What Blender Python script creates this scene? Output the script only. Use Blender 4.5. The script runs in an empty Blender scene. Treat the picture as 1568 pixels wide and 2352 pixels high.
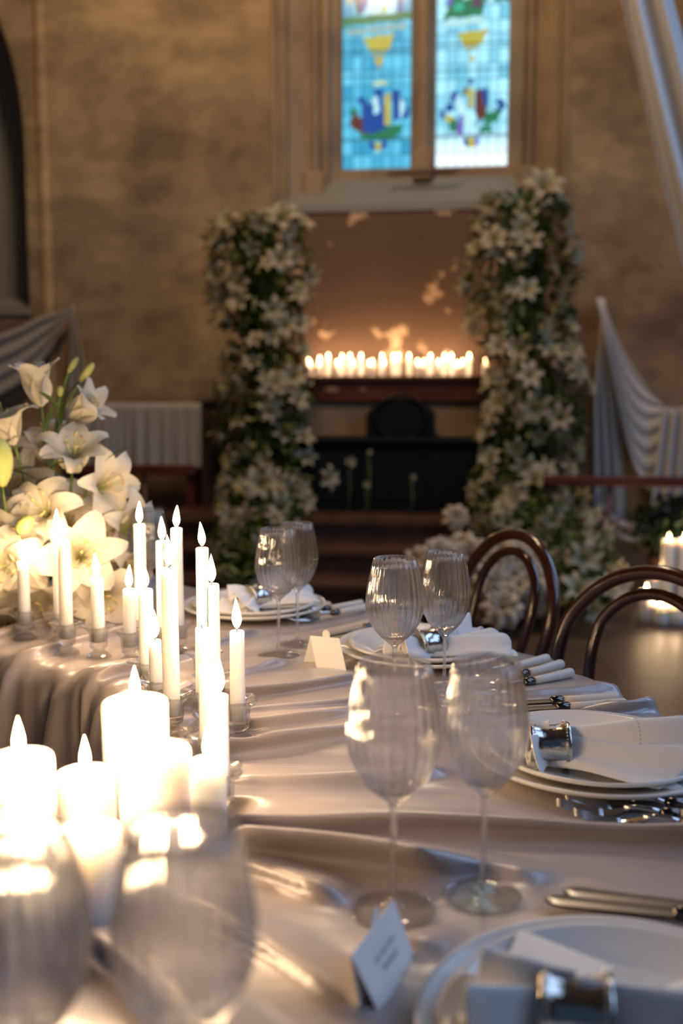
import bpy, bmesh, math, random
from mathutils import Vector, Matrix, Quaternion
random.seed(7)
PI = math.pi
scn = bpy.context.scene
COL = scn.collection

# ------------------------------------------------------------------ camera
F = 2286.7; CH = 1.21; PITCH = math.atan((1176-915)/F)
cp, sp = math.cos(PITCH), math.sin(PITCH)
cam_d = bpy.data.cameras.new('camera'); cam = bpy.data.objects.new('camera', cam_d); COL.objects.link(cam)
cam.location = (0, 0, CH); cam.rotation_euler = (PI/2-PITCH, 0, 0)
cam_d.sensor_fit = 'VERTICAL'; cam_d.sensor_height = 36; cam_d.sensor_width = 24; cam_d.lens = 35
cam_d.clip_start = .02
cam_d.dof.use_dof = True; cam_d.dof.focus_distance = 1.40; cam_d.dof.aperture_fstop = 2.8
scn.camera = cam
scn.view_settings.view_transform = 'Standard'; scn.view_settings.look = 'None'
scn.view_settings.gamma = 1; scn.view_settings.use_curve_mapping = False
scn.view_settings.exposure = 0.0
cy = scn.cycles
cy.use_denoising = True; cy.max_bounces = 14; cy.transparent_max_bounces = 16; cy.transmission_bounces = 12
cy.caustics_reflective = False; cy.caustics_refractive = False; cy.sample_clamp_indirect = 4
cy.blur_glossy = 0.1; cy.use_adaptive_sampling = True; cy.adaptive_threshold = .05

def ray(x, y):
    cx = (x-784)/F; cy_ = (1176-y)/F
    return Vector((cx, cp+cy_*sp, -sp+cy_*cp))
def T(x, y, z=.75):            # point at height z seen at that place
    r = ray(x, y); t = (z-CH)/r.z
    return Vector((r.x*t, r.y*t, z))
def D(x, y, d):                # point at distance d (world y)
    r = ray(x, y); t = d/r.y
    return Vector((r.x*t, d, CH+r.z*t))

# ------------------------------------------------------------------ materials
def nt(name):
    m = bpy.data.materials.new(name); m.use_nodes = True
    t = m.node_tree
    return m, t, t.nodes['Principled BSDF']
def N(t, kind, **kw):
    n = t.nodes.new(kind)
    for k, v in kw.items():
        if k in n.inputs: n.inputs[k].default_value = v
        else: setattr(n, k, v)
    return n
def mat(name, col, rough=.5, metal=0., spec=.5, sss=0, sssr=(1,.5,.25), sscale=.01, sheen=0, coat=0, noise=None, bump=None, trans=0, coords='Object'):
    m, t, b = nt(name)
    b.inputs['Base Color'].default_value = (*col, 1)
    b.inputs['Roughness'].default_value = rough; b.inputs['Metallic'].default_value = metal
    b.inputs['Specular IOR Level'].default_value = spec
    if sss:
        b.inputs['Subsurface Weight'].default_value = sss
        b.inputs['Subsurface Radius'].default_value = sssr
        b.inputs['Subsurface Scale'].default_value = sscale
    if sheen: b.inputs['Sheen Weight'].default_value = sheen
    if coat: b.inputs['Coat Weight'].default_value = coat
    tc = N(t, 'ShaderNodeTexCoord')
    if noise:
        sc, col2, lo, hi = noise
        n = N(t, 'ShaderNodeTexNoise', Scale=sc, Detail=6.0)
        r = N(t, 'ShaderNodeMapRange'); r.inputs['From Min'].default_value = lo; r.inputs['From Max'].default_value = hi
        x = N(t, 'ShaderNodeMix', data_type='RGBA')
        t.links.new(tc.outputs[coords], n.inputs['Vector']); t.links.new(n.outputs['Fac'], r.inputs['Value'])
        t.links.new(r.outputs[0], x.inputs['Factor'])
        x.inputs['A'].default_value = (*col, 1); x.inputs['B'].default_value = (*col2, 1)
        t.links.new(x.outputs['Result'], b.inputs['Base Color'])
    if bump:
        sc, st = bump
        n = N(t, 'ShaderNodeTexNoise', Scale=sc, Detail=5.0)
        bp = N(t, 'ShaderNodeBump', Strength=st); bp.inputs['Distance'].default_value = .01
        t.links.new(tc.outputs[coords], n.inputs['Vector']); t.links.new(n.outputs['Fac'], bp.inputs['Height'])
        t.links.new(bp.outputs[0], b.inputs['Normal'])
    if trans:
        tr = N(t, 'ShaderNodeBsdfTranslucent'); tr.inputs['Color'].default_value = (*col, 1)
        mx = N(t, 'ShaderNodeMixShader'); mx.inputs[0].default_value = trans
        out = t.nodes['Material Output']
        t.links.new(b.outputs[0], mx.inputs[1]); t.links.new(tr.outputs[0], mx.inputs[2]); t.links.new(mx.outputs[0], out.inputs[0])
    return m
def emis(name, col, s):
    m, t, b = nt(name)
    b.inputs['Base Color'].default_value = (0, 0, 0, 1)
    b.inputs['Emission Color'].default_value = (*col, 1); b.inputs['Emission Strength'].default_value = s
    b.inputs['Specular IOR Level'].default_value = 0
    return m
def glass_mat(name, clear=.35, ior=1.45, tint=(1, 1, 1)):
    m, t, b = nt(name); t.nodes.remove(b)
    g = N(t, 'ShaderNodeBsdfGlass', IOR=ior, Roughness=0.0); g.inputs['Color'].default_value = (*tint, 1)
    tr = N(t, 'ShaderNodeBsdfTransparent')
    gl = N(t, 'ShaderNodeBsdfGlossy', Roughness=.03); lw = N(t, 'ShaderNodeLayerWeight'); pw = N(t, 'ShaderNodeMath', operation='POWER'); pw.inputs[1].default_value = 4
    fr = N(t, 'ShaderNodeMath', operation='MULTIPLY_ADD'); fr.inputs[1].default_value = .7; fr.inputs[2].default_value = .03; lw.inputs[0].default_value = .5
    t.links.new(lw.outputs['Facing'], pw.inputs[0]); t.links.new(pw.outputs[0], fr.inputs[0])
    m1 = N(t, 'ShaderNodeMixShader'); m2 = N(t, 'ShaderNodeMixShader'); m2.inputs[0].default_value = clear
    t.links.new(fr.outputs[0], m1.inputs[0]); t.links.new(tr.outputs[0], m1.inputs[1]); t.links.new(gl.outputs[0], m1.inputs[2])
    t.links.new(g.outputs[0], m2.inputs[1]); t.links.new(m1.outputs[0], m2.inputs[2])
    t.links.new(m2.outputs[0], t.nodes['Material Output'].inputs[0])
    return m

M = {}
M['wax'] = mat('candle_wax', (.93, .90, .86), .35, spec=.4, sss=1, sssr=(1, .85, .68), sscale=.03)
M['wick'] = mat('wick', (.02, .02, .02), .9)
M['flame'] = emis('flame', (1, .72, .36), 28)
M['flame_far'] = emis('distant_flame', (1, .66, .30), 40)
M['glass'] = glass_mat('wine_glass', .58)
M['foot'] = glass_mat('glass_foot', .80)
M['crystal'] = glass_mat('pressed_crystal', .60, 1.45)
M['plate'] = mat('ivory_stoneware', (.72, .69, .64), .28, spec=.5, coat=.3)
M['linen'] = mat('white_linen', (.90, .89, .87), .85, sheen=.3, bump=(500, .12), trans=.12)
M['stitch'] = mat('stitching', (.35, .33, .30), .9)
M['silver'] = mat('aged_silver', (.62, .58, .52), .16, metal=1, bump=(70, .15))
M['steel'] = mat('polished_steel', (.68, .68, .68), .14, metal=1)
M['blade'] = mat('dull_steel', (.30, .29, .28), .3, metal=1)
M['ferrule'] = mat('dark_ferrule', (.12, .11, .10), .2, metal=1)
M['handle'] = mat('ivory_handle', (.68, .64, .56), .4)
M['card'] = mat('card_stock', (.82, .80, .76), .8)
M['ink'] = mat('ink', (.25, .25, .27), .8)
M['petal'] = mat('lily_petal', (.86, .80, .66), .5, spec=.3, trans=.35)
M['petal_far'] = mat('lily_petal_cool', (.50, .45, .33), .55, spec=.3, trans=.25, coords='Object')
M['throat'] = mat('stamen_green', (.50, .52, .16), .5)
M['anther'] = mat('anther', (.55, .38, .16), .7)
M['bud'] = mat('lily_bud', (.50, .55, .13), .5, trans=.2, noise=(20, (.72, .68, .32), .4, .7))
M['leaf'] = mat('leaf', (.035, .085, .02), .45, trans=.15, noise=(9, (.10, .14, .03), .35, .7))
M['leaf2'] = mat('pale_leaf', (.20, .23, .06), .5, trans=.2, noise=(9, (.38, .38, .14), .35, .7))
M['stem'] = mat('stem', (.15, .24, .05), .45)
M['rose'] = mat('cream_blossom', (.72, .62, .47), .7, trans=.2)
M['wood'] = mat('bentwood', (.045, .013, .006), .22, coat=.6, noise=(12, (.075, .022, .010), .35, .7))
M['mahogany'] = mat('mahogany', (.075, .018, .010), .4, noise=(4, (.12, .03, .016), .35, .7))
M['dark'] = mat('black_wood', (.006, .007, .008), .6, spec=.2)
M['sheer'] = mat('sheer_drape', (.80, .79, .78), .8, sheen=.2, trans=.35)
M['gauze'] = mat('gauze', (.50, .49, .46), .85, trans=.3)
M['pale_mark'] = mat('pale_brown_mark', (.40, .20, .13), .6)
M['iron'] = mat('iron', (.10, .05, .04), .6)
M['stone'] = mat('limestone', (.34, .25, .16), .85, noise=(3, (.22, .16, .11), .35, .65), bump=(25, .3))
M['stone_sill'] = mat('sill_stone', (.22, .23, .22), .7, bump=(20, .2))
M['steps'] = mat('step_boards', (.10, .05, .03), .5, noise=(5, (.06, .03, .02), .35, .65))

def satin():
    m, t, b = nt('taupe_satin')
    b.inputs['Base Color'].default_value = (.385, .332, .312, 1)
    b.inputs['Roughness'].default_value = .30; b.inputs['Specular IOR Level'].default_value = 1.0
    b.inputs['Sheen Weight'].default_value = .08; b.inputs['Sheen Roughness'].default_value = .4
    b.inputs['Sheen Tint'].default_value = (.9, .88, .95, 1)
    tc = N(t, 'ShaderNodeTexCoord'); n = N(t, 'ShaderNodeTexNoise', Scale=14.0, Detail=3.0)
    n2 = N(t, 'ShaderNodeTexNoise', Scale=900.0, Detail=1.0)
    mp = N(t, 'ShaderNodeMapping'); mp.inputs['Scale'].default_value = (.35, 1, 1)
    t.links.new(tc.outputs['Object'], mp.inputs[0]); t.links.new(mp.outputs[0], n.inputs['Vector'])
    t.links.new(tc.outputs['Object'], n2.inputs['Vector'])
    b1 = N(t, 'ShaderNodeBump', Strength=.35); b1.inputs['Distance'].default_value = .012
    b2 = N(t, 'ShaderNodeBump', Strength=.12); b2.inputs['Distance'].default_value = .0006
    t.links.new(n.outputs['Fac'], b1.inputs['Height']); t.links.new(n2.outputs['Fac'], b2.inputs['Height'])
    t.links.new(b1.outputs[0], b2.inputs['Normal']); t.links.new(b2.outputs[0], b.inputs['Normal'])
    return m
M['satin'] = satin()

def plaster():
    m, t, b = nt('weathered_plaster')
    tc = N(t, 'ShaderNodeTexCoord')
    big = N(t, 'ShaderNodeTexNoise', Scale=.9, Detail=7.0, Roughness=.6)
    mp = N(t, 'ShaderNodeMapping'); mp.inputs['Scale'].default_value = (1, 1, 1.7)
    med = N(t, 'ShaderNodeTexNoise', Scale=2.2, Detail=8.0, Roughness=.65)
    t.links.new(tc.outputs['Object'], big.inputs['Vector']); t.links.new(tc.outputs['Object'], mp.inputs[0]); t.links.new(mp.outputs[0], med.inputs['Vector'])
    r1 = N(t, 'ShaderNodeValToRGB'); e = r1.color_ramp.elements
    e[0].position = .34; e[0].color = (.20, .135, .085, 1); e[1].position = .66; e[1].color = (.50, .37, .22, 1)
    r2 = N(t, 'ShaderNodeValToRGB'); e = r2.color_ramp.elements
    e[0].position = .36; e[0].color = (.45, .42, .40, 1); e[1].position = .60; e[1].color = (1, 1, 1, 1)
    t.links.new(big.outputs['Fac'], r1.inputs[0]); t.links.new(med.outputs['Fac'], r2.inputs[0])
    mul = N(t, 'ShaderNodeMix', data_type='RGBA', blend_type='MULTIPLY'); mul.inputs['Factor'].default_value = .75
    t.links.new(r1.outputs[0], mul.inputs['A']); t.links.new(r2.outputs[0], mul.inputs['B'])
    br = N(t, 'ShaderNodeTexBrick', Scale=1.0); br.inputs['Mortar Size'].default_value = .012; br.inputs['Mortar Smooth'].default_value = 1
    br.inputs['Color1'].default_value = (1, 1, 1, 1); br.inputs['Color2'].default_value = (.93, .92, .9, 1); br.inputs['Mortar'].default_value = (.72, .68, .62, 1)
    br.inputs['Brick Width'].default_value = .75; br.inputs['Row Height'].default_value = .33
    mp2 = N(t, 'ShaderNodeMapping'); mp2.inputs['Rotation'].default_value = (-PI/2, 0, 0)
    t.links.new(tc.outputs['Object'], mp2.inputs[0]); t.links.new(mp2.outputs[0], br.inputs['Vector'])
    mul2 = N(t, 'ShaderNodeMix', data_type='RGBA', blend_type='MULTIPLY'); mul2.inputs['Factor'].default_value = .15
    t.links.new(mul.outputs['Result'], mul2.inputs['A']); t.links.new(br.outputs['Color'], mul2.inputs['B'])
    t.links.new(mul2.outputs['Result'], b.inputs['Base Color'])
    b.inputs['Roughness'].default_value = .9
    bp = N(t, 'ShaderNodeBump', Strength=.5); bp.inputs['Distance'].default_value = .03
    t.links.new(med.outputs['Fac'], bp.inputs['Height']); t.links.new(bp.outputs[0], b.inputs['Normal'])
    return m
M['plaster'] = plaster()

def painted_panel():
    m, t, b = nt('flaking_brown_paint')
    tc = N(t, 'ShaderNodeTexCoord')
    n = N(t, 'ShaderNodeTexNoise', Scale=3.4, Detail=5.0, Roughness=.55)
    n2 = N(t, 'ShaderNodeTexNoise', Scale=1.5, Detail=5.0)
    t.links.new(tc.outputs['Object'], n.inputs['Vector']); t.links.new(tc.outputs['Object'], n2.inputs['Vector'])
    sep = N(t, 'ShaderNodeSeparateXYZ'); t.links.new(tc.outputs['Object'], sep.inputs[0])
    mr = N(t, 'ShaderNodeMapRange'); mr.inputs['From Min'].default_value = 1.35; mr.inputs['From Max'].default_value = 2.5
    mr.inputs['To Min'].default_value = .045; mr.inputs['To Max'].default_value = -.01
    t.links.new(sep.outputs['Z'], mr.inputs['Value'])
    ad = N(t, 'ShaderNodeMath', operation='ADD'); t.links.new(n.outputs['Fac'], ad.inputs[0]); t.links.new(mr.outputs[0], ad.inputs[1])
    th = N(t, 'ShaderNodeMapRange'); th.inputs['From Min'].default_value = .61; th.inputs['From Max'].default_value = .65
    t.links.new(ad.outputs[0], th.inputs['Value'])
    base = N(t, 'ShaderNodeMix', data_type='RGBA'); base.inputs['A'].default_value = (.085, .045, .027, 1); base.inputs['B'].default_value = (.14, .075, .042, 1)
    t.links.new(n2.outputs['Fac'], base.inputs['Factor'])
    mx = N(t, 'ShaderNodeMix', data_type='RGBA'); t.links.new(th.outputs[0], mx.inputs['Factor'])
    t.links.new(base.outputs['Result'], mx.inputs['A']); mx.inputs['B'].default_value = (.55, .36, .22, 1)
    t.links.new(mx.outputs['Result'], b.inputs['Base Color']); b.inputs['Roughness'].default_value = .7
    return m
M['panel'] = painted_panel()

def floor_mat():
    m, t, b = nt('worn_floor_boards')
    tc = N(t, 'ShaderNodeTexCoord')
    br = N(t, 'ShaderNodeTexBrick', Scale=1.0, offset=.5); br.inputs['Brick Width'].default_value = .6; br.inputs['Row Height'].default_value = .6
    br.inputs['Mortar Size'].default_value = .008
    br.inputs['Color1'].default_value = (.13, .08, .05, 1); br.inputs['Color2'].default_value = (.10, .06, .04, 1); br.inputs['Mortar'].default_value = (.05, .03, .02, 1)
    n = N(t, 'ShaderNodeTexNoise', Scale=3.0, Detail=6.0)
    t.links.new(tc.outputs['Object'], br.inputs['Vector']); t.links.new(tc.outputs['Object'], n.inputs['Vector'])
    mx = N(t, 'ShaderNodeMix', data_type='RGBA', blend_type='MULTIPLY'); mx.inputs['Factor'].default_value = .5
    t.links.new(br.outputs['Color'], mx.inputs['A']); t.links.new(n.outputs['Color'], mx.inputs['B'])
    t.links.new(mx.outputs['Result'], b.inputs['Base Color']); b.inputs['Roughness'].default_value = .42
    return m
M['floor'] = floor_mat()

# ------------------------------------------------------------------ helpers
def new(name, verts, faces, m, parent=None, smooth=True, slots=None, fm=None):
    me = bpy.data.meshes.new(name); me.from_pydata([tuple(v) for v in verts], [], faces)
    for mm in (slots or [m]): me.materials.append(mm)
    if fm: me.polygons.foreach_set('material_index', fm)
    me.polygons.foreach_set('use_smooth', [smooth]*len(me.polygons))
    me.update()
    o = bpy.data.objects.new(name, me); COL.objects.link(o)
    if parent: o.parent = parent
    return o
def empty(name, loc=(0, 0, 0), rz=0):
    o = bpy.data.objects.new(name, None); COL.objects.link(o); o.location = loc; o.rotation_euler = (0, 0, rz)
    o.empty_display_size = .05
    return o
def tag(o, label=None, cat=None, group=None, kind=None):
    if label: o['label'] = label
    if cat: o['category'] = cat
    if group: o['group'] = group
    if kind: o['kind'] = kind
    return o
KIDS = {}
def copy_tree(o, parent=None):
    c = o.copy(); COL.objects.link(c)
    if parent: c.parent = parent
    for ch in list(o.children): copy_tree(ch, c)
    return c
class MB:
    def __init__(s): s.v = []; s.f = []; s.m = []
    def add(s, v, f, mi=0):
        k = len(s.v); s.v += [Vector(p) for p in v]; s.f += [tuple(i+k for i in q) for q in f]; s.m += [mi]*len(f)
    def box(s, a, b, mi=0):
        x0, y0, z0 = a; x1, y1, z1 = b
        s.add([(x0,y0,z0),(x1,y0,z0),(x1,y1,z0),(x0,y1,z0),(x0,y0,z1),(x1,y0,z1),(x1,y1,z1),(x0,y1,z1)],
              [(0,3,2,1),(4,5,6,7),(0,1,5,4),(1,2,6,5),(2,3,7,6),(3,0,4,7)], mi)
    def lathe(s, prof, n=32, mi=0, f=None, closed=True, c=(0, 0, 0)):
        v = []; fs = []
        for i, (r, z) in enumerate(prof):
            for k in range(n):
                a = 2*PI*k/n; rr = r*(f(a, i, r, z) if f else 1)
                v.append((c[0]+rr*math.cos(a), c[1]+rr*math.sin(a), c[2]+z))
        for i in range(len(prof)-1):
            for k in range(n): fs.append((i*n+k, i*n+(k+1) % n, (i+1)*n+(k+1) % n, (i+1)*n+k))
        s.add(v, fs, mi)
    def tube(s, pts, r, n=10, mi=0, cap=True):
        pts = [Vector(p) for p in pts]; L = len(pts)
        rr = r if isinstance(r, (list, tuple)) else [r]*L
        v = []; fs = []; up = None
        for i, p in enumerate(pts):
            d = (pts[min(i+1, L-1)]-pts[max(i-1, 0)])
            d = d.normalized() if d.length > 1e-9 else Vector((0, 0, 1))
            if up is None:
                up = d.orthogonal().normalized()
            up = (up-d*up.dot(d)); up = up.normalized() if up.length > 1e-6 else d.orthogonal().normalized()
            w = d.cross(up)
            for k in range(n):
                a = 2*PI*k/n; v.append(p+(up*math.cos(a)+w*math.sin(a))*rr[i])
        for i in range(L-1):
            for k in range(n): fs.append((i*n+k, i*n+(k+1) % n, (i+1)*n+(k+1) % n, (i+1)*n+k))
        if cap: fs += [tuple(range(n-1, -1, -1)), tuple((L-1)*n+k for k in range(n))]
        s.add(v, fs, mi)
    def grid(s, fn, nu, nv, mi=0, wrap=False):
        v = [fn(i/(nu-1 if not wrap else nu), j/(nv-1)) for j in range(nv) for i in range(nu)]
        fs = []
        for j in range(nv-1):
            for i in range(nu if wrap else nu-1):
                fs.append((j*nu+i, j*nu+(i+1) % nu, (j+1)*nu+(i+1) % nu, (j+1)*nu+i))
        s.add(v, fs, mi)
    def build(s, name, m, parent=None, smooth=True):
        return new(name, s.v, s.f, None, parent, smooth, slots=m if isinstance(m, (list, tuple)) else [m], fm=s.m)
def solidify(o, t, bev=False):
    md = o.modifiers.new('Solidify', 'SOLIDIFY'); md.thickness = t; md.offset = 0
def bevel(o, w, seg=2):
    md = o.modifiers.new('Bevel', 'BEVEL'); md.width = w; md.segments = seg; md.limit_method = 'ANGLE'
def smoothstep(a, b, x):
    t = max(0, min(1, (x-a)/(b-a))); return t*t*(3-2*t)
def cat(pts, n=8):              # Catmull-Rom through points
    P_ = [Vector(p) for p in pts]; P_ = [2*P_[0]-P_[1]]+P_+[2*P_[-1]-P_[-2]]; out = []
    for i in range(1, len(P_)-2):
        for k in range(n):
            t = k/n; a, b, c, d = P_[i-1:i+3]
            out.append(.5*((2*b)+(c-a)*t+(2*a-5*b+4*c-d)*t*t+(3*b-3*c+d-a)*t**3))
    out.append(P_[-2]); return out
def point_light(name, loc, power, col=(1, .665, .38), r=.006, parent=None):
    l = bpy.data.lights.new(name, 'POINT'); l.energy = power; l.color = col; l.shadow_soft_size = r
    o = bpy.data.objects.new(name, l); COL.objects.link(o); o.location = loc
    if parent: o.parent = parent
    return o

# ------------------------------------------------------------------ wall frame (the end wall stands a little askew to the camera)
YAW = math.radians(6.5); O = Vector((0, 7.4, 0)); cw, sw = math.cos(YAW), math.sin(YAW)
def wp(x, y, w=0):             # local (u, -w, z) of the wall frame for a sight line met at offset w in front of the wall
    r = ray(x, y); nrm = Vector((-sw, -cw, 0)); p0 = O+nrm*w; c0 = Vector((0, 0, CH))
    t = (p0-c0).dot(nrm)/r.dot(nrm); p = c0+r*t; q = p-O
    return Vector((q.x*cw-q.y*sw, -w, p.z))
def W2(u, v, z):               # local to world
    return Vector((u*cw+v*sw, 7.4-u*sw+v*cw, z))
def inwall(o): o.location = O; o.rotation_euler = (0, 0, -YAW); return o

# wall with two openings, built row by row
UL, UR, ZT = -5.2, 4.2, 6.5
w1l = wp(622, 300).x; w1r = wp(1308, 300).x; w1b = wp(640, 474).z
n_r = wp(62, 500).x; n_b = wp(20, 705).z; n_w = 1.5; n_c = n_r-n_w/2; n_spring = wp(60, 330).z
def niche_half(z):
    if z <= n_spring: return n_w/2
    h = n_w*.95; t = (z-n_spring)/h
    return n_w/2*math.sqrt(max(0, 1-t*t)) if t < 1 else 0
def win_open(z): return w1b <= z
zs = sorted({0, n_b, w1b, n_spring, ZT} | {n_spring+n_w*.95*math.sin(PI/2*i/14) for i in range(15)} | {i*.5 for i in range(13)})
mb = MB()
for z0, z1 in zip(zs, zs[1:]):
    if z1-z0 < 1e-5: continue
    zm = (z0+z1)/2; segs = []
    def edges(z):
        e = [UL]
        if n_b < zm < n_spring+n_w*.95: e += [n_c-niche_half(z), n_c+niche_half(z)]
        if w1b < zm: e += [w1l, w1r]
        return e+[UR]
    a, b = edges(z0), edges(z1)
    for k in range(0, len(a), 2):
        mb.add([(a[k], 0, z0), (a[k+1], 0, z0), (b[k+1], 0, z1), (b[k], 0, z1)], [(0, 1, 2, 3)])
tag(inwall(mb.build('wall_back', M['plaster'], smooth=False)), kind='structure')
# niche at the far left: stepped arch moulding, back and sill
na = empty('window_2'); inwall(na); tag(na, kind='structure')
def arch_path(hw, hh, zb):
    pts = [(n_c+hw, zb), (n_c+hw, n_spring)]+[(n_c+hw*math.cos(a), n_spring+hh*math.sin(a)) for a in [PI*i/28 for i in range(1, 28)]]+[(n_c-hw, n_spring), (n_c-hw, zb)]
    return pts
steps_ = [(0, 0), (-.03, .05), (.0, .07), (.03, .10), (.03, .16), (-.02, .20), (-.05, .24), (-.02, .28), (-.02, .34), (-.07, .40), (-.11, .45)]
mb = MB(); rows = []
for dh, dep in steps_:
    rows.append([(u, dep, z) for u, z in arch_path(n_w/2+dh*.8-(0 if dep == 0 else .0), n_w*.95+dh*.8, n_b)])
nn = len(rows[0])
mb.add([p for r in rows for p in r], [(i*nn+k, i*nn+k+1, (i+1)*nn+k+1, (i+1)*nn+k) for i in range(len(rows)-1) for k in range(nn-1)])
mb.build('reveal', M['stone'], na)
mb = MB(); mb.box((n_c-n_w/2-.1, .45, n_b-.1), (n_c+n_w/2+.1, .5, n_spring+n_w)); mb.build('blind_panel', M['stone_sill'], na, False)
mb = MB(); mb.add([(n_c-n_w/2-.05, -.02, n_b-.02), (n_c+n_w/2+.02, -.02, n_b-.02), (n_c+n_w/2, .46, n_b+.12), (n_c-n_w/2, .46, n_b+.12), (n_c-n_w/2-.05, -.02, n_b-.06), (n_c+n_w/2+.02, -.02, n_b-.06)], [(0, 1, 2, 3), (4, 5, 1, 0)])
mb.build('sill', M['stone_sill'], na, False)
# shafts on the wall to the right of the niche
for k, (px, r) in enumerate([(98, .040)]):
    u = wp(px, 300).x; mb = MB(); prof = [(r*math.cos(a), -r*.8*math.sin(a)) for a in [PI*i/10 for i in range(11)]]
    zb = 0 if k == 0 else (n_b+.35 if k == 1 else w1b+.55)
    zb2 = zb
    v = [(u+p[0], p[1], zb2) for p in prof]+[(u+p[0], p[1], ZT) for p in prof]
    mb.add(v, [(i, i+1, i+12, i+11) for i in range(10)]+[tuple(range(11))])
    tag(inwall(mb.build('trim_%d' % (k+1), M['plaster'])), kind='structure')

# stained-glass window
win = empty('window_1'); inwall(win); tag(win, kind='structure')
GD = .42                        # glazing depth behind the wall face
g = {k: wp(px, 383, -GD).x for k, px in dict(l0=787, l1=942, r0=1000, r1=1163).items()}
gb = wp(860, 390, -GD).z; gt = ZT
def jamb(side):
    a = w1l if side < 0 else w1r; b = g['l0'] if side < 0 else g['r1']
    d = b-a
    prof = [(0, 0), (.03, -.012), (.07, -.012), (.09, .015), (.11, .05), (.16, .055), (.19, .02), (.22, .03), (.24, .07), (.26, .10),
            (.56, .21), (.58, .18), (.62, .165), (.66, .18), (.68, .22), (.70, .26), (.76, .24), (.80, .24), (.83, .27), (.85, .32), (.92, .345), (.97, .37), (1, .40), (1, GD+.03)]
    m = MB(); n = len(prof)
    def zbase(t, y):            # the sill slopes up towards the glass
        return w1b+(gb-w1b-.02)*min(1, y/GD) if y > 0 else w1b
    v = [(a+d*t, y, zbase(t, y)-.06) for t, y in prof]+[(a+d*t, y, gt) for t, y in prof]
    m.add(v, [(i, i+1, n+i+1, n+i) for i in range(n-1)])
    return m
for s_ in (-1, 1): jamb(s_).build('jamb', M['stone'], win, False)
for a_, b_ in ((w1l+(g['l0']-w1l)*.62, 0), (w1r+(g['r1']-w1r)*.62, 0)):       # plinth blocks at the foot of the roll mouldings
    mb = MB(); zb_ = w1b+(gb-w1b)*.45
    mb.box((a_-.07, .13, zb_-.05), (a_+.07, .30, zb_+.12)); bevel(mb.build('plinth', M['stone'], win, False), .012)
mb = MB(); mb.add([(w1l-.02, -.03, w1b), (w1r+.02, -.03, w1b), (g['r1']+.04, GD+.02, gb-.02), (g['l0']-.04, GD+.02, gb-.02), (w1l-.02, -.03, w1b-.05), (w1r+.02, -.03, w1b-.05), (w1l-.02, .02, w1b-.05), (w1r+.02, .02, w1b-.05)],
                  [(0, 1, 2, 3), (4, 5, 1, 0), (6, 7, 5, 4)]); mb.build('sill', M['stone_sill'], win, False)
um0, um1 = g['l1'], g['r0']; uc = (um0+um1)/2; hw = (um1-um0)/2
mb = MB(); prof = [(-hw, GD+.02), (-hw, GD-.03), (-hw*.55, GD-.09), (-hw*.5, GD-.14), (-hw*.2, GD-.17), (hw*.2, GD-.17), (hw*.5, GD-.14), (hw*.55, GD-.09), (hw, GD-.03), (hw, GD+.02)]
n = len(prof); mb.add([(uc+p, y, gb-.04) for p, y in prof]+[(uc+p, y, gt) for p, y in prof], [(i, i+1, n+i+1, n+i) for i in range(n-1)])
mb.build('mullion', M['stone'], win, False)
mb = MB(); mb.box((uc-hw*.75, GD-.20, gb-.12), (uc+hw*.75, GD, gb+.10)); bevel(mb.build('plinth', M['stone'], win, False), .015)
for a_, b_ in ((g['l0'], g['l1']), (g['r0'], g['r1'])):
    mb = MB(); mb.box((a_-.03, GD-.06, gb-.09), (b_+.03, GD+.03, gb-.005)); bevel(mb.build('frame', M['stone'], win, False), .01)
mb = MB(); mb.box((uc-.22, GD-.33, gb-.115), (uc+.25, GD-.31, gb-.10)); 
mb.tube([(uc-.25, GD-.36, gb-.115), (uc-.1, GD-.30, gb-.085), (uc+.15, GD-.30, gb-.085), (uc+.3, GD-.26, gb-.06)], .008); mb.build('latch_bar', M['iron'], win)

GR = (.02, .16, .07); DB = (.012, .055, .28); BR = (.10, .03, .02); YE = (.42, .38, .06); WH = (.42, .72, .80); PU = (.14, .11, .42); BK = (.01, .012, .015)
def in_poly(x, y, P_):
    c = False; j = len(P_)-1
    for i in range(len(P_)):
        if (P_[i][1] > y) != (P_[j][1] > y) and x < (P_[j][0]-P_[i][0])*(y-P_[i][1])/(P_[j][1]-P_[i][1])+P_[i][0]: c = not c
        j = i
    return c
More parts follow.
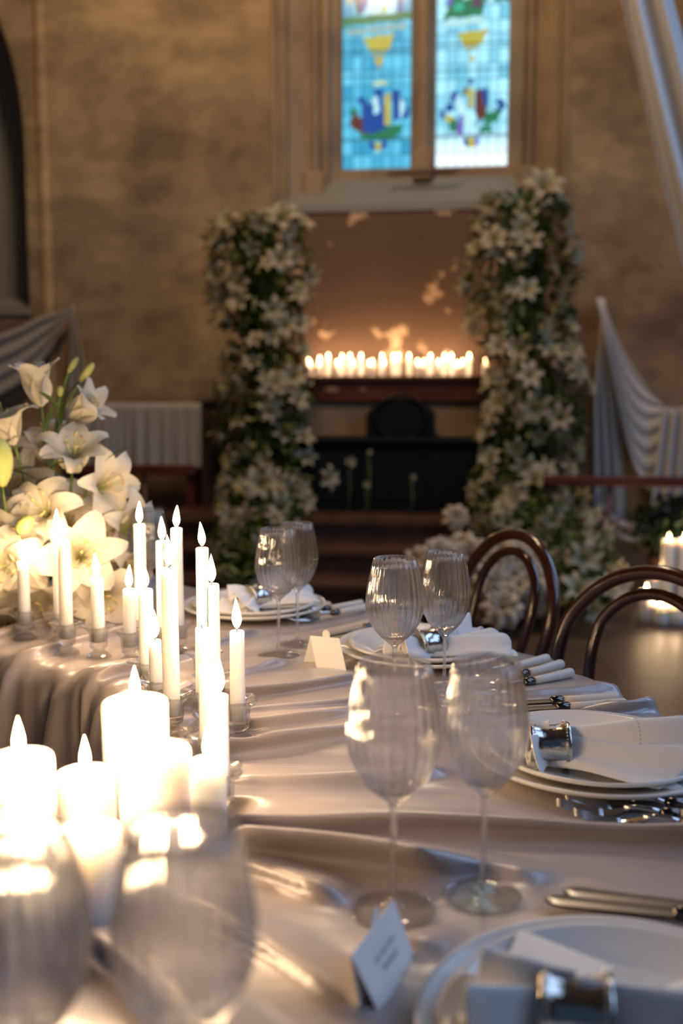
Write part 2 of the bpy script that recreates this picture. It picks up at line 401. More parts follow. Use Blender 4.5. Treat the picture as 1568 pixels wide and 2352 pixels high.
# coloured pieces, in fractions of the light's width (0..1) and in the same unit upwards from its foot
LEFT = [ # lower medallion: kneeling figure before a standing one
 ([(.36,.62),(.44,.62),(.60,.52),(.66,.60),(.60,.85),(.48,.92),(.34,.86)], DB), ([(.10,.66),(.20,.78),(.44,.60),(.50,.50),(.34,.48),(.18,.56)], BR),
 ([(.30,.52),(.62,.48),(.66,.56),(.60,.66),(.44,.78),(.38,.92),(.30,.94),(.30,.78)], DB),
 ([(.46,1.10),(.58,1.12),(.60,.86),(.50,.80)], DB), ([(.44,.98),(.52,1.0),(.54,.78),(.46,.76)], WH),
 ([(.60,1.02),(.70,1.04),(.70,.62),(.60,.60)], YE), ([(.72,1.08),(.82,1.08),(.82,.68),(.74,.66)], DB), ([(.82,.96),(.90,.90),(.88,.70),(.82,.72)], WH),
 ([(.88,.78),(.96,.86),(.95,.70),(.86,.66)], DB), ([(.22,.98),(.30,1.02),(.34,.94),(.24,.90)], DB), ([(.12,.84),(.22,.86),(.20,.74),(.12,.74)], GR),
 ([(.24,.50),(.80,.46),(.90,.62),(.70,.60),(.40,.46)], GR), ([(.22,.50),(.84,.48),(.70,.42),(.34,.42)], GR),
 ([(.40,.38),(.64,.38),(.56,.26),(.48,.26)], YE), ([(.38,.40),(.46,.38),(.50,.28),(.42,.28)], DB), ([(.58,.38),(.66,.40),(.64,.30),(.56,.28)], DB),
 ([(.42,1.18),(.56,1.22),(.70,1.18),(.62,1.15),(.50,1.15)], (.45,.55,.35)),
 # canopy base and corbel
 ([(.02,1.96),(.98,2.02),(.98,2.13),(.02,2.08)], GR), ([(.10,1.84),(.90,1.90),(.92,1.97),(.06,1.90)], (.25,.38,.35)),
 ([(.30,1.80),(.74,1.84),(.68,1.64),(.40,1.62)], YE), ([(.40,1.62),(.66,1.64),(.60,1.52),(.46,1.51)], (.20,.30,.25)), ([(.46,1.52),(.60,1.52),(.53,1.36)], YE),
 # upper figure
 ([(.28,2.10),(.76,2.12),(.76,2.34),(.64,2.50),(.46,2.56),(.38,2.36)], WH), ([(.22,2.12),(.32,2.12),(.44,2.45),(.52,2.9),(.24,2.9)], DB), ([(.78,2.12),(.84,2.12),(.90,2.9),(.56,2.9),(.60,2.56),(.78,2.38)], DB),
 ([(.44,2.50),(.56,2.58),(.76,2.36),(.76,2.30),(.62,2.46),(.50,2.48)], YE), ([(.18,2.3),(.22,2.1),(.26,2.1),(.27,2.9),(.18,2.9)], BK), ([(.06,2.5),(.16,2.5),(.16,2.9),(.06,2.9)], YE), ([(.86,2.5),(.96,2.5),(.96,2.9),(.86,2.9)], YE),
 ([(.09,2.26),(.13,2.26),(.13,2.38),(.09,2.38)], YE), ([(.88,2.30),(.92,2.30),(.92,2.42),(.88,2.42)], YE), ([(.55,2.12),(.62,2.12),(.64,2.22),(.57,2.22)], YE)]
RIGHT = [
 ([(.54,1.00),(.62,1.04),(.68,.98),(.70,.66),(.60,.60),(.54,.74)], BR), ([(.44,.99),(.50,1.08),(.53,.98),(.52,.78),(.46,.80)], YE),
 ([(.26,.94),(.36,.92),(.44,.78),(.50,.62),(.60,.46),(.46,.42),(.38,.60),(.30,.78)], WH), ([(.32,.66),(.40,.72),(.40,.44),(.30,.44)], PU),
 ([(.22,1.0),(.30,1.02),(.28,.88),(.20,.88)], DB), ([(.62,1.02),(.72,1.04),(.72,.80),(.66,.80)], DB), ([(.78,.86),(.90,.90),(.96,.80),(.86,.70),(.80,.72),(.88,.80)], DB),
 ([(.68,.72),(.92,.74),(.84,.60),(.66,.54)], GR), ([(.18,.62),(.30,.66),(.30,.48),(.22,.46)], GR), ([(.08,.78),(.14,.76),(.14,.64),(.07,.66)], DB), ([(.16,.84),(.26,.84),(.24,.74),(.16,.74)], DB), ([(.12,.70),(.26,.68),(.22,.60),(.14,.62)], YE),
 ([(.60,.52),(.76,.56),(.78,.46),(.60,.44)], GR), ([(.46,1.18),(.52,1.18),(.50,1.08),(.46,1.08)], DB), ([(.36,1.04),(.44,1.06),(.44,.96),(.38,.94)], (.15,.14,.06)),
 ([(.40,.40),(.60,.40),(.54,.26),(.46,.26)], YE), ([(.38,.40),(.44,.40),(.46,.28),(.40,.30)], DB), ([(.56,.40),(.62,.42),(.60,.30),(.54,.28)], (.14,.2,.55)),
 ([(.10,1.84),(.66,1.88),(.66,1.97),(.10,1.92)], (.40,.66,.68)), ([(.30,1.76),(.70,1.80),(.62,1.60),(.38,1.58)], YE), ([(.38,1.58),(.60,1.60),(.54,1.52),(.42,1.50)], (.25,.36,.30)), ([(.44,1.46),(.54,1.46),(.49,1.36)], YE),
 ([(.10,1.94),(.62,1.98),(.66,2.16),(.98,2.14),(.98,2.24),(.86,2.24),(.80,2.9),(.20,2.9),(.16,2.1)], GR), ([(.46,2.9),(.54,2.9),(.50,2.40),(.46,2.20),(.38,2.18),(.38,2.30),(.44,2.46)], WH),
 ([(.64,2.9),(.72,2.9),(.74,2.40),(.78,2.14),(.70,2.12),(.66,2.4)], WH), ([(.90,2.6),(1,2.8),(1,2.2),(.86,2.24)], WH), ([(.0,2.9),(.14,2.7),(.16,2.3),(.1,2.1),(0,2.1)], WH), ([(.14,2.7),(.20,2.9),(.26,2.3),(.20,2.1),(.16,2.1)], PU),
 ([(.48,2.08),(.60,2.08),(.60,2.2),(.50,2.2)], (.10,.05,.10)), ([(.24,2.04),(.38,2.04),(.38,2.14),(.26,2.16)], (.03,.34,.26)), ([(.52,2.6),(.62,2.4),(.6,2.3),(.50,2.5)], PU)]
def leaded(side, a, b, pieces, tint):
    w = b-a; nx = 46; dz = w/nx; nz = int(3.0*nx)
    v = [(a+i*dz, GD, gb+j*dz) for j in range(nz+1) for i in range(nx+1)]
    fs = []; cols = []; rnd = random.Random(side)
    quarry = {}
    for j in range(nz):
        for i in range(nx):
            fs.append((j*(nx+1)+i, j*(nx+1)+i+1, (j+1)*(nx+1)+i+1, (j+1)*(nx+1)+i))
            x = (i+.5)/nx; y = (j+.5)/nx
            qk = (int(x*7), int(y*5.2))
            if qk not in quarry:
                t_ = rnd.random(); quarry[qk] = t_
            t_ = quarry[qk]
            c = [tint[0][k]*(1-t_)+tint[1][k]*t_ for k in range(3)]
            if side == 2:
                gl = smoothstep(.62, .02, y)                # clear quarries at the foot of the light
                c = [c[k]*(1-gl)+(.95, 1.1, 1.15)[k]*gl for k in range(3)]
            lead = (x*7) % 1 < .15 or (y*5.2) % 1 < .11
            bar = any(abs(y-h_) < .013 for h_ in (.42, 1.28, 1.62))
            for P_, cc in pieces:
                if in_poly(x, y, P_): c = [q*(.75+.5*rnd.random()) for q in cc]; lead = False
            if lead: c = [q*.55 for q in c]
            if bar: c = [q*.30 for q in c]
            cols.append(c)
    o = new('leaded_glass', v, fs, M['stained'], win, False)
    at = o.data.color_attributes.new('glass_colour', 'FLOAT_COLOR', 'CORNER')
    flat = []
    for c in cols: flat += [c[0], c[1], c[2], 1]*4
    at.data.foreach_set('color', flat)
    return o
m, t, b = nt('stained_glass'); M['stained'] = m
ca = N(t, 'ShaderNodeVertexColor', layer_name='glass_colour')
t.links.new(ca.outputs[0], b.inputs['Emission Color']); b.inputs['Emission Strength'].default_value = 1.25
b.inputs['Base Color'].default_value = (.02, .03, .04, 1); b.inputs['Roughness'].default_value = .15
leaded(1, g['l0']-.01, g['l1']+.01, LEFT, ((.03, .30, .50), (.12, .55, .78)))
leaded(2, g['r0']-.01, g['r1']+.01, RIGHT, ((.14, .50, .68), (.42, .85, 1.0)))

# other shell
mb = MB(); mb.add([(-9, -4, 0), (9, -4, 0), (9, 9, 0), (-9, 9, 0)], [(0, 1, 2, 3)]); tag(mb.build('floor', M['floor'], smooth=False), kind='structure')
mb = MB(); mb.add([W2(UL, 0, 0), W2(UL, -11, 0), W2(UL, -11, ZT), W2(UL, 0, ZT)], [(0, 1, 2, 3)]); tag(mb.build('wall_left', M['plaster'], smooth=False), kind='structure')
mb = MB(); mb.add([W2(UL, .6, ZT), W2(UR, .6, ZT), W2(UR, -11, ZT), W2(UL, -11, ZT)], [(0, 1, 2, 3)]); tag(mb.build('ceiling', M['plaster'], smooth=False), kind='structure')
# wall_right with two tall openings where the daylight comes in
mb = MB()
def wr(v0, v1, z0, z1): mb.add([W2(UR, v0, z0), W2(UR, v1, z0), W2(UR, v1, z1), W2(UR, v0, z1)], [(0, 1, 2, 3)])
wr(-11, 0, 0, 1.4); wr(-11, 0, 5.4, ZT)
for a_, b_ in ((0, -2.2), (-4.0, -5.2), (-7.6, -11)): wr(a_, b_, 1.4, 5.4)
tag(mb.build('wall_right', M['plaster'], smooth=False), kind='structure')

# painted area below the window
p0 = wp(652, 478, .015); p1 = wp(1283, 900, .015)
mb = MB(); mb.box((p0.x, -.015, .45), (p1.x, .0, w1b-.04)); tag(inwall(mb.build('trim_2', M['panel'], smooth=False)), kind='structure')

# steps
def step(z, wdep, px0, px1, name):
    a_ = wp(px0, 1250, wdep).x; b_ = wp(px1, 1250, wdep).x
    m_ = MB(); m_.box((a_, -wdep, z-.15 if z > .16 else 0.0), (b_, -.001, z)); m_.box((a_, -wdep-.03, z-.03), (b_+.0, -wdep+.01, z+.002))
    tag(inwall(m_.build(name, M['steps'], smooth=False)), kind='structure')
step(.15, 1.78, 300, 1330, 'trim_3'); step(.30, 1.46, 330, 1300, 'trim_4'); step(.45, 1.15, 360, 1290, 'trim_5')

# altar: dark frontal and slab, chest behind, stone course, shelf
aw = .72
al, ar = wp(655, 1100, aw).x, wp(1150, 1100, aw).x
altar = inwall(empty('altar')); tag(altar, 'black altar between the two flower columns, below the red-brown candle shelf', 'altar')
mb = MB(); at_ = wp(800, 1005, aw).z
mb.box((al, -aw, .452), (ar, -.38, at_-.04)); mb.build('body', M['dark'], altar, False)
mb = MB(); mb.box((al-.04, -aw-.04, at_-.04), (ar+.04, -.365, at_)); bevel(mb.build('slab', M['dark'], altar, False), .008)
mb = MB()
for k in range(3):
    a0 = al+.06+(ar-al-.08)*k/3; a1 = al-.02+(ar-al-.08)*(k+1)/3
    mb.box((a0, -aw-.012, .52), (a1, -aw, at_-.1))
bevel(mb.build('panelling', M['dark'], altar, False), .008)
q0 = wp(842, 1003, .55); q1 = wp(1000, 915, .55)
mb = MB(); x0, x1, z0, z1 = q0.x, q1.x, at_, q1.z; dx = (x1-x0); dz_ = z1-z0
out = [(x0+dx*.0, z0), (x1, z0), (x1, z0+dz_*.62), (x1-dx*.10, z0+dz_*.78), (x1-dx*.30, z1-dz_*.03), (x1-dx*.42, z1), (x0+dx*.42, z1), (x0+dx*.30, z1-dz_*.03), (x0+dx*.10, z0+dz_*.78), (x0, z0+dz_*.62)]
n = len(out); mb.add([(a, -.60, b_) for a, b_ in out]+[(a, -.44, b_) for a, b_ in out], [tuple(range(n-1, -1, -1)), tuple(range(n, 2*n))]+[(i, (i+1) % n, n+(i+1) % n, n+i) for i in range(n)])
tb = inwall(mb.build('tabernacle', M['dark'], smooth=False)); bevel(tb, .01)
tag(tb, 'black eight-sided tabernacle standing on the altar in front of the shelf', 'tabernacle')
ring = MB(); cx_, cz_ = (x0+x1)/2, z0+dz_*.5
ring.tube([(cx_+.17*math.cos(a), -.605, cz_+.15*math.sin(a)) for a in [2*PI*i/24 for i in range(25)]], .012, 6, cap=False); ring.build('carved_ring', M['dark'], tb)
tb.parent = None
sc0, sc1 = wp(690, 925, .36), wp(1180, 1003, .36)
mb = MB(); mb.box((sc0.x-.1, -.36, .452), (sc1.x+.1, -.016, sc0.z)); tag(inwall(mb.build('trim_6', M['stone'], smooth=False)), kind='structure')
sh = inwall(empty('candle_shelf')); tag(sh, 'red-brown wooden shelf full of lit candles on the wall above the altar', 'shelf')
s0 = wp(663, 864, .40); s1 = wp(1150, 922, .40); SHZ = s0.z
mb = MB(); mb.box((s0.x, -.42, SHZ-.035), (s1.x, -.016, SHZ)); bevel(mb.build('shelf_board', M['mahogany'], sh, False), .006)
mb = MB(); mb.box((wp(697, 900, .38).x, -.39, s1.z), (wp(1118, 900, .38).x, -.016, SHZ-.034)); bevel(mb.build('fascia', M['mahogany'], sh, False), .006)
for px, w_ in ((762, .05), (833, .025)):  # two paler flattened discs on the front of the fascia
    mb = MB()
    p_ = wp(px, 895, .39); mb.lathe([(0, 0), (w_*.9, .001), (w_, .0)], 16, c=(0, 0, 0))
    for q in mb.v[-48:]: x_, y_, z_ = q; q.x, q.y, q.z = p_.x+x_, -.392-z_, p_.z+y_*.35
    mb.build('pale_patch', M['pale_mark'], sh)

# ------------------------------------------------------------------ candles
def flame_mesh(m, h=.035, r=.0058, z=0, lean=0):
    prof = [(0.0001, 0), (.45, .06), (.8, .16), (1, .28), (.95, .42), (.75, .58), (.5, .74), (.25, .88), (.0001, 1)]
    v0 = len(m.v); m.lathe([(a*r, z+b*h) for a, b in prof], 14)
    for q in m.v[v0:]: q.x += lean*((q.z-z)/h)**2
def candle_mesh(R, h, drip=0, taper=.0, seed=0, seg=32):
    rn = random.Random(seed); ph = rn.random()*6
    m = MB(); lip = min(.0022, R*.15)
    def wob(a, i, r, z):
        top = smoothstep(.6*h, h, z)
        return 1+.02*math.sin(3*a+ph)*top
    Rt = R*(1-taper)
    prof = [(.0001, 0), (R*.97, 0), (R, .002), (R-(R-Rt)*.33, h*.33), (R-(R-Rt)*.66, h*.66), (Rt, h-lip*2), (Rt*.97, h-lip*.5), (Rt*.88, h), (Rt*.75, h-lip*.6), (Rt*.4, h-lip*1.6), (.0001, h-lip*2)]
    m.lathe(prof, seg, f=wob)
    for k in range(drip):
        a = rn.random()*2*PI; L = h*(.12+.5*rn.random()); rr = R*.13
        m.tube([(Rt*math.cos(a)*.97, Rt*math.sin(a)*.97, h-.001-L*i/8) for i in range(9)], [rr*(.8+.5*math.sin(i*1.7+a)**2) for i in range(8)]+[rr*1.7], 8)
    return m
ORD = ['first', 'second', 'third', 'fourth', 'fifth', 'sixth', 'seventh', 'eighth', 'ninth', 'tenth', 'eleventh', 'twelfth', 'thirteenth', 'fourteenth', 'fifteenth', 'sixteenth', 'seventeenth', 'eighteenth', 'nineteenth', 'twentieth', 'twenty-first', 'twenty-second', 'twenty-third', 'twenty-fourth', 'twenty-fifth', 'twenty-sixth']
def candle(name, loc, R, h, label, group=None, power=.3, drip=0, taper=0., seed=0, fh=.035, lean=.0, fm='flame', catg='candle', burnt=0):
    e = empty(name, loc); tag(e, label, catg, group)
    candle_mesh(R, h, drip, taper, seed, 40 if R > .02 else 28).build('wax_body', M['wax'], e)
    zt = h-min(.0044, R*.3)
    w_ = MB(); w_.tube([(0, 0, zt-.002), (0, 0, zt+.006), (.0008, 0, zt+.010), (.003, 0, zt+.013)], .0008, 6); w_.build('wick', M['wick'], e)
    f_ = MB(); flame_mesh(f_, fh, fh*.155, zt+.006, lean); f_.build('flame', M[fm], e)
    if power: point_light('candle_light', (lean*.5, 0, zt+.006+fh*.5), power, parent=e, r=.014)
    return e
POW = .95
# tapers round the inside edge of the ring table: x, y of the wax top, distance, radius, group, label
TAPERS = [
 (52, 1290, 1.87, .0118, 0, 'lit white taper standing nearest the left edge, in front of the lilies'),
 (131, 1219, 1.85, .0112, 2, 'dripping lit white taper just behind and left of a slightly lower one, before the lilies'),
 (146, 1240, 1.76, .0122, 1, 'lit white taper in front of the dripping taper before the lilies'),
 (222, 1325, 1.735, .0118, 0, 'short lit white taper alone between the lily pair and the main cluster'),
 (296, 1353, 1.70, .0115, 0, 'short lit white taper at the left side of the main cluster'),
 (320, 1204, 1.80, .0112, 0, 'tall lit white taper whose flame is highest of all on the table'),
 (372, 1243, 1.74, .0118, 1, 'tall lit white taper between the two highest tapers'),
 (405, 1213, 1.76, .0112, 0, 'tall thin lit white taper second highest, just right of the cluster centre'),
 (334, 1353, 1.50, .0122, 0, 'thick lit white taper rising straight behind the square-shouldered pillar candle'),
 (388, 1304, 1.32, .0118, 0, 'longest lit white taper in the cluster, standing in front of the others'),
 (356, 1470, 1.40, .0100, 0, 'low thin lit white taper half hidden left of the longest taper'),
 (464, 1258, 1.55, .0110, 0, 'tall lit white taper standing apart on the right of the cluster'),
 (486, 1341, 1.43, .0122, 3, 'lit white taper with wax running down its right side'),
 (463, 1441, 1.35, .0100, 0, 'slim lit white taper mostly hidden by the thick taper in front'),
 (478, 1529, 1.16, .0125, 0, 'thick lit white taper behind the shorter front taper on the right of the cluster'),
 (501, 1597, 1.045, .0115, 0, 'short lit white taper nearest the camera, just above the narrow pillar'),
 (544, 1449, 1.30, .0108, 0, 'lit white taper furthest right, alone in its star-topped crystal holder')]
def holder_mesh(seed):
    m = MB()
    star = lambda a, i, r, z: (1+.16*math.cos(4*a)) if z > .048 and r > .02 else 1
    prof = [(.0001, 0), (.0215, 0), (.0225, .003), (.017, .008), (.010, .013), (.0105, .016), (.0155, .021), (.0165, .030), (.0165, .044), (.0185, .049), (.0265, .056), (.0275, .059), (.0255, .0595), (.0155, .0545), (.0132, .052), (.0130, .030), (.0001, .030)]
    m.lathe(prof, 16, f=star)
    return m
HM = None
holders = []
for k, (x, y, d, R, dr, lab) in enumerate(TAPERS):
    p = D(x, y, d); base = Vector((p.x, p.y, .75))
    e = candle('taper_candle', (base.x, base.y, .7806), R, p.z-.7806, lab, 'lit tapers round the inner edge of the table', POW, dr, .10, k, fh=.038+.006*random.random(), lean=random.uniform(-.003, .003))
    if HM is None:
        ho = holder_mesh(0).build('crystal_candle_holder', M['crystal'], smooth=False); HM = ho
    else: ho = HM.copy(); COL.objects.link(ho)
    ho.location = (base.x, base.y, .7502); ho.rotation_euler = (0, 0, random.random())
    tag(ho, 'clear crystal holder carrying the '+' '.join(lab.split()[1:])[:70].rsplit(' ', 0)[0], 'candle holder', 'crystal candle holders')
    holders.append((base.x, base.y))
HL = ['small faceted crystal holder at the left edge in front of the lilies', 'crystal holder under the dripping taper before the lilies', 'crystal holder under the front taper of the lily pair', 'crystal holder under the short taper standing alone left of the cluster',
 'crystal holder under the short left taper of the cluster', 'crystal holder hidden at the foot of the highest taper', 'crystal holder under the taper between the two highest', 'crystal holder at the foot of the second highest taper',
 'crystal holder behind the square-shouldered pillar candle', 'crystal holder under the longest front taper', 'crystal holder at the foot of the low half-hidden taper', 'crystal holder under the tall taper set apart at right', 'crystal holder under the taper with wax down its side',
 'crystal holder under the slim hidden taper', 'crystal holder under the thick taper behind the short front one', 'crystal holder under the short taper nearest the camera', 'star-topped crystal holder in full view at the right end of the cluster']
hs = [o for o in COL.objects if o.name.startswith('crystal_candle_holder')]
for o, l_ in zip(sorted(hs, key=lambda o: o.name), HL): o['label'] = l_
PILL = [
 (310, 1607, 1.03, .035, 'tall broad white pillar candle standing behind the other pillars'),
 (354, 1718, .92, .034, 'broad white pillar candle in the middle with its lit side towards the tapers'),
 (478, 1745, .97, .0185, 'narrow white pillar candle at the right end of the pillars'),
 (44, 1737, .87, .031, 'white pillar candle at the left edge with its flame standing clear'),
 (196, 1772, .945, .029, 'white pillar candle between the left-edge pillar and the middle pillar'),
 (203, 1902, .83, .028, 'low white pillar candle in front of the other pillars'),
 (60, 1935, .78, .024, 'low white pillar candle at the lower left, seen through a wine glass')]
for k, (x, y, d, R, lab) in enumerate(PILL):
    p = D(x, y, d)
    candle('pillar_candle', (p.x, p.y, .7506), R, p.z-.7506, lab, 'lit pillar candles at the near end of the table', POW*1.2, 0, 0, 50+k, fh=.036)
    holders.append((p.x, p.y))
# shelf candles
SH = [(208,130,0),(215,158,1),(283,128,0),(280,156,1),(343,110,0),(405,155,1),(438,115,0),(493,110,0),(513,155,1),(570,110,0),(628,157,1),(648,150,1),(715,112,0),(727,155,1),(795,112,0),(828,110,0),(902,110,0),(960,150,1),(1005,150,1),(1050,113,0),(1105,153,1),(1147,112,0),(1195,110,0),(1232,162,1),(1272,150,1),(1318,110,0)]
for k, (X, Y, fr) in enumerate(sorted(SH)):
    x, y = 640+X/3.015, 780+Y/3.015; w_ = .30 if fr else .16
    q = wp(x, y+6, w_); c_ = W2(q.x, -w_, SHZ)
    e = candle('shelf_candle', (c_.x, c_.y, SHZ+.0005), .017, max(.035, q.z-SHZ), 'small lit pillar candle on the altar shelf, %s from the left' % ORD[k] if k else 'small lit pillar candle on the altar shelf, the leftmost', 'candles along the altar shelf', .85, fh=.034, seed=k, fm='flame_far')
q = wp(1114, 835, .30); c_ = W2(q.x, -.30, SHZ)
candle('shelf_candle', (c_.x, c_.y, SHZ+.0005), .017, max(.04, q.z-SHZ), 'lit candle at the right end of the altar shelf against the flowers', 'candles along the altar shelf', 1.0, fh=.034, fm='flame_far')
# floor candles on the right
FL = [(1531, 1240, 1378, 'tall thick white candle on the floor at right, left of the tallest pair'), (1567, 1238, 1376, 'tall thick white candle on the floor cut by the right edge of the photo'),
      (1482, 1356, 1428, 'medium white candle on the floor, leftmost of the front floor candles'), (1516, 1389, 1433, 'short white candle on the floor, middle of the front floor candles'),
      (1553, 1388, 1433, 'short white candle on the floor, rightmost of the front floor candles'), (1498, 1318, 1376, 'white floor candle half hidden behind the curve of the nearest chair')]
for k, (x, yt, yb, lab) in enumerate(FL):
    b_ = T(x, yb, 0); p = D(x, yt, b_.y)
    candle('floor_candle', (b_.x, b_.y, .0005), .042 if k != 5 else .04, p.z, lab, 'candles standing on the floor', 1.2, fh=.04, seed=80+k, fm='flame_far')

# ------------------------------------------------------------------ ring table and cloth
CX, CY = -.894, 1.129; RI, RO = .665, 1.40; TZ = .75
FOLDS = [  # angle deg, slope deg per m, height, far width, near width (m), wobble, r0, r1
 (58, -3, .016, .05, .016, .5, .6, 1.5), (47, 4, .018, .05, .014, .5, .6, 1.5), (36, 6, .012, .05, .02, .8, .6, 1.5),
 (27.0, 3, .021, .055, .010, .6, .60, 1.5), (20.5, 3, .011, .04, .012, .8, .6, 1.5), (16.8, 1, .012, .035, .018, .6, .6, 1.5),
 (11.6, 2, .015, .04, .016, .8, .60, 1.5), (3.2, 3, .017, .050, .022, .9, .60, 1.5), (-7.0, 2.5, .022, .075, .010, 1.0, .6, 1.5),
 (-12.6, 1.5, .024, .035, .012, 2.2, .60, 1.5), (-18.5, -6, .014, .03, .02, 1.5, .6, 1.5), (-26, -10, .016, .03, .016, 1.0, .6, 1.5), (-33, -12, .018, .035, .014, 1, .6, 1.5), (-40, -10, .015, .04, .02, 1, .6, 1.5), (-60, 0, .015, .05, .02, 1, .6, 1.5), (72, 0, .018, .05, .015, .6, .6, 1.5), (88, 0, .015, .06, .02, .6, .6, 1.5), (110, 3, .015, .06, .02, .6, .6, 1.5)]
PLATES = [(-23.5, 1.20), (4.0, 1.215), (31.0, 1.215), (54.5, 1.215)]
def pol(th, r): a = math.radians(th); return CX+r*math.cos(a), CY+r*math.sin(a)
FLAT = [(*pol(t_, r_), .165, .07) for t_, r_ in PLATES]
GL = [T(902, 2095), T(1108, 2062), T(905, 1640), T(1019, 1612), T(640, 1506), T(683, 1481)]
FLAT += [(T(95, 1405).x, T(95, 1405).y+.05, .11, .05)]+[(p.x, p.y, .035, .04) for p in GL]+[(x, y, .018, .03) for x, y in holders]
for px, py in [(1290, 2056), (1350, 2066), (1410, 2074), (1470, 2084), (1530, 2090), (1600, 2098), (1290, 1840), (1350, 1855), (1410, 1862), (1470, 1866), (1530, 1870), (1600, 1874), (1130, 1575), (1180, 1560), (1250, 1545), (1300, 1535), (1150, 1624), (1220, 1621), (1300, 1617), (1400, 1610)]:
    p = T(px, py); FLAT.append((p.x, p.y, .024, .03))
def cloth_h(x, y):
    dx, dy = x-CX, y-CY; r = math.hypot(dx, dy); th = math.degrees(math.atan2(dy, dx)); z = 0
    for t0, sl, h, wf, wn, wb, r0, r1 in FOLDS:
        c = t0+sl*(r-1)*3+wb*math.sin(r*9+t0)
        u = math.radians(th-c)*r; w_ = wf if u > 0 else wn
        if abs(u) < 4*w_:
            hh = h*(.75+.25*math.sin(r*7+t0*1.3)); z += 1.85*hh*math.exp(-(u/w_)**2)
    z += .004*math.sin(th*.9+r*6)+.002*math.sin(r*17+th*.35)+.0025
    mk = 1
    for fx, fy, fr, fw in FLAT:
        d_ = math.hypot(x-fx, y-fy)
        if d_ < fr+fw: mk *= smoothstep(fr-.005, fr+fw, d_)
    return TZ+max(0, z)*mk
mb = MB()
angs = [-70+i*.28 for i in range(int(200/.28)+1)]
# columns of the profile: inner drape (bottom to top), top, outer drape
rows_in = [(1-k/16) for k in range(16)]
def ring_col(th):
    a = math.radians(th); ca_, sa_ = math.cos(a), math.sin(a); out_ = []
    w1 = math.sin(th*.42+1.1*math.sin(th*.13)); w2 = math.sin(th*1.03+.6); w3 = math.sin(th*.61+2); w4 = math.sin(th*1.9+2*math.sin(th*.3))
    hi = cloth_h(CX+RI*ca_, CY+RI*sa_)
    for s_ in rows_in:                         # s_ = 1 bottom ... 0 top
        dd = (1-math.cos(min(1, s_*8)*PI/2))
        sr_ = s_**.7
        r = RI-.014*min(1, s_*10)**.5-sr_*(.03+.044*w1+.022*w2+.012*w4)-.03*s_*s_; z = hi-.66*s_-.0
        if s_ < .13: z = hi-.66*s_
        out_.append((CX+r*ca_+.06*s_*w3*(-sa_), CY+r*sa_+.06*s_*w3*ca_, z))
    for k in range(56):
        r = RI+.004+(RO-RI-.008)*k/55; x_, y_ = CX+r*ca_, CY+r*sa_
        z = cloth_h(x_, y_); ov = -1.15*max(0, z-TZ-.006)*smoothstep(0, .05, min(r-RI, RO-r)+.01)
        x_ -= sa_*ov; y_ += ca_*ov
        e_ = min(r-RI, RO-r); z -= .010*(1-smoothstep(0, .03, e_))
        out_.append((x_, y_, z))
    ho_ = cloth_h(CX+RO*ca_, CY+RO*sa_)-.012
    for k in range(1, 17):
        s_ = k/16; r = RO+.014*min(1, s_*10)**.5+s_*(.03+.035*w2*s_+.02*w1); z = ho_-.68*s_
        out_.append((CX+r*ca_, CY+r*sa_, z))
    return out_
cols_ = [ring_col(t_) for t_ in angs]; n = len(cols_[0])
mb.add([p for c in cols_ for p in c], [(i*n+j, (i+1)*n+j, (i+1)*n+j+1, i*n+j+1) for i in range(len(cols_)-1) for j in range(n-1)])
cloth = mb.build('tablecloth', M['satin'])
tag(cloth, 'taupe satin tablecloth lying in folds over the curved banquet table and hanging to its sides', 'tablecloth')
tbl = empty('curved_table', (CX, CY, 0)); tag(tbl, 'curved banquet table hidden under the taupe satin cloth', 'table')
mb = MB(); m_a = [-70+i*3 for i in range(int(200/3)+1)]
for th in m_a:
    ca_, sa_ = math.cos(math.radians(th)), math.sin(math.radians(th))
    mb.v += [Vector((r*ca_, r*sa_, z)) for r, z in ((RI+.012, .715), (RO-.012, .715), (RO-.012, .733), (RI+.012, .733))]
for i in range(len(m_a)-1):
    for j in range(4): mb.f.append((i*4+j, (i+1)*4+j, (i+1)*4+(j+1) % 4, i*4+(j+1) % 4)); mb.m.append(0)
mb.build('tabletop', M['mahogany'], tbl, False)
for th in (-60, -30, 0, 30, 60, 90, 120):
    for r in (RI+.09, RO-.09):
        lg = MB(); a = math.radians(th); lg.tube([(r*math.cos(a), r*math.sin(a), 0), (r*math.cos(a), r*math.sin(a), .715)], .022, 10); lg.build('leg', M['iron'], tbl)

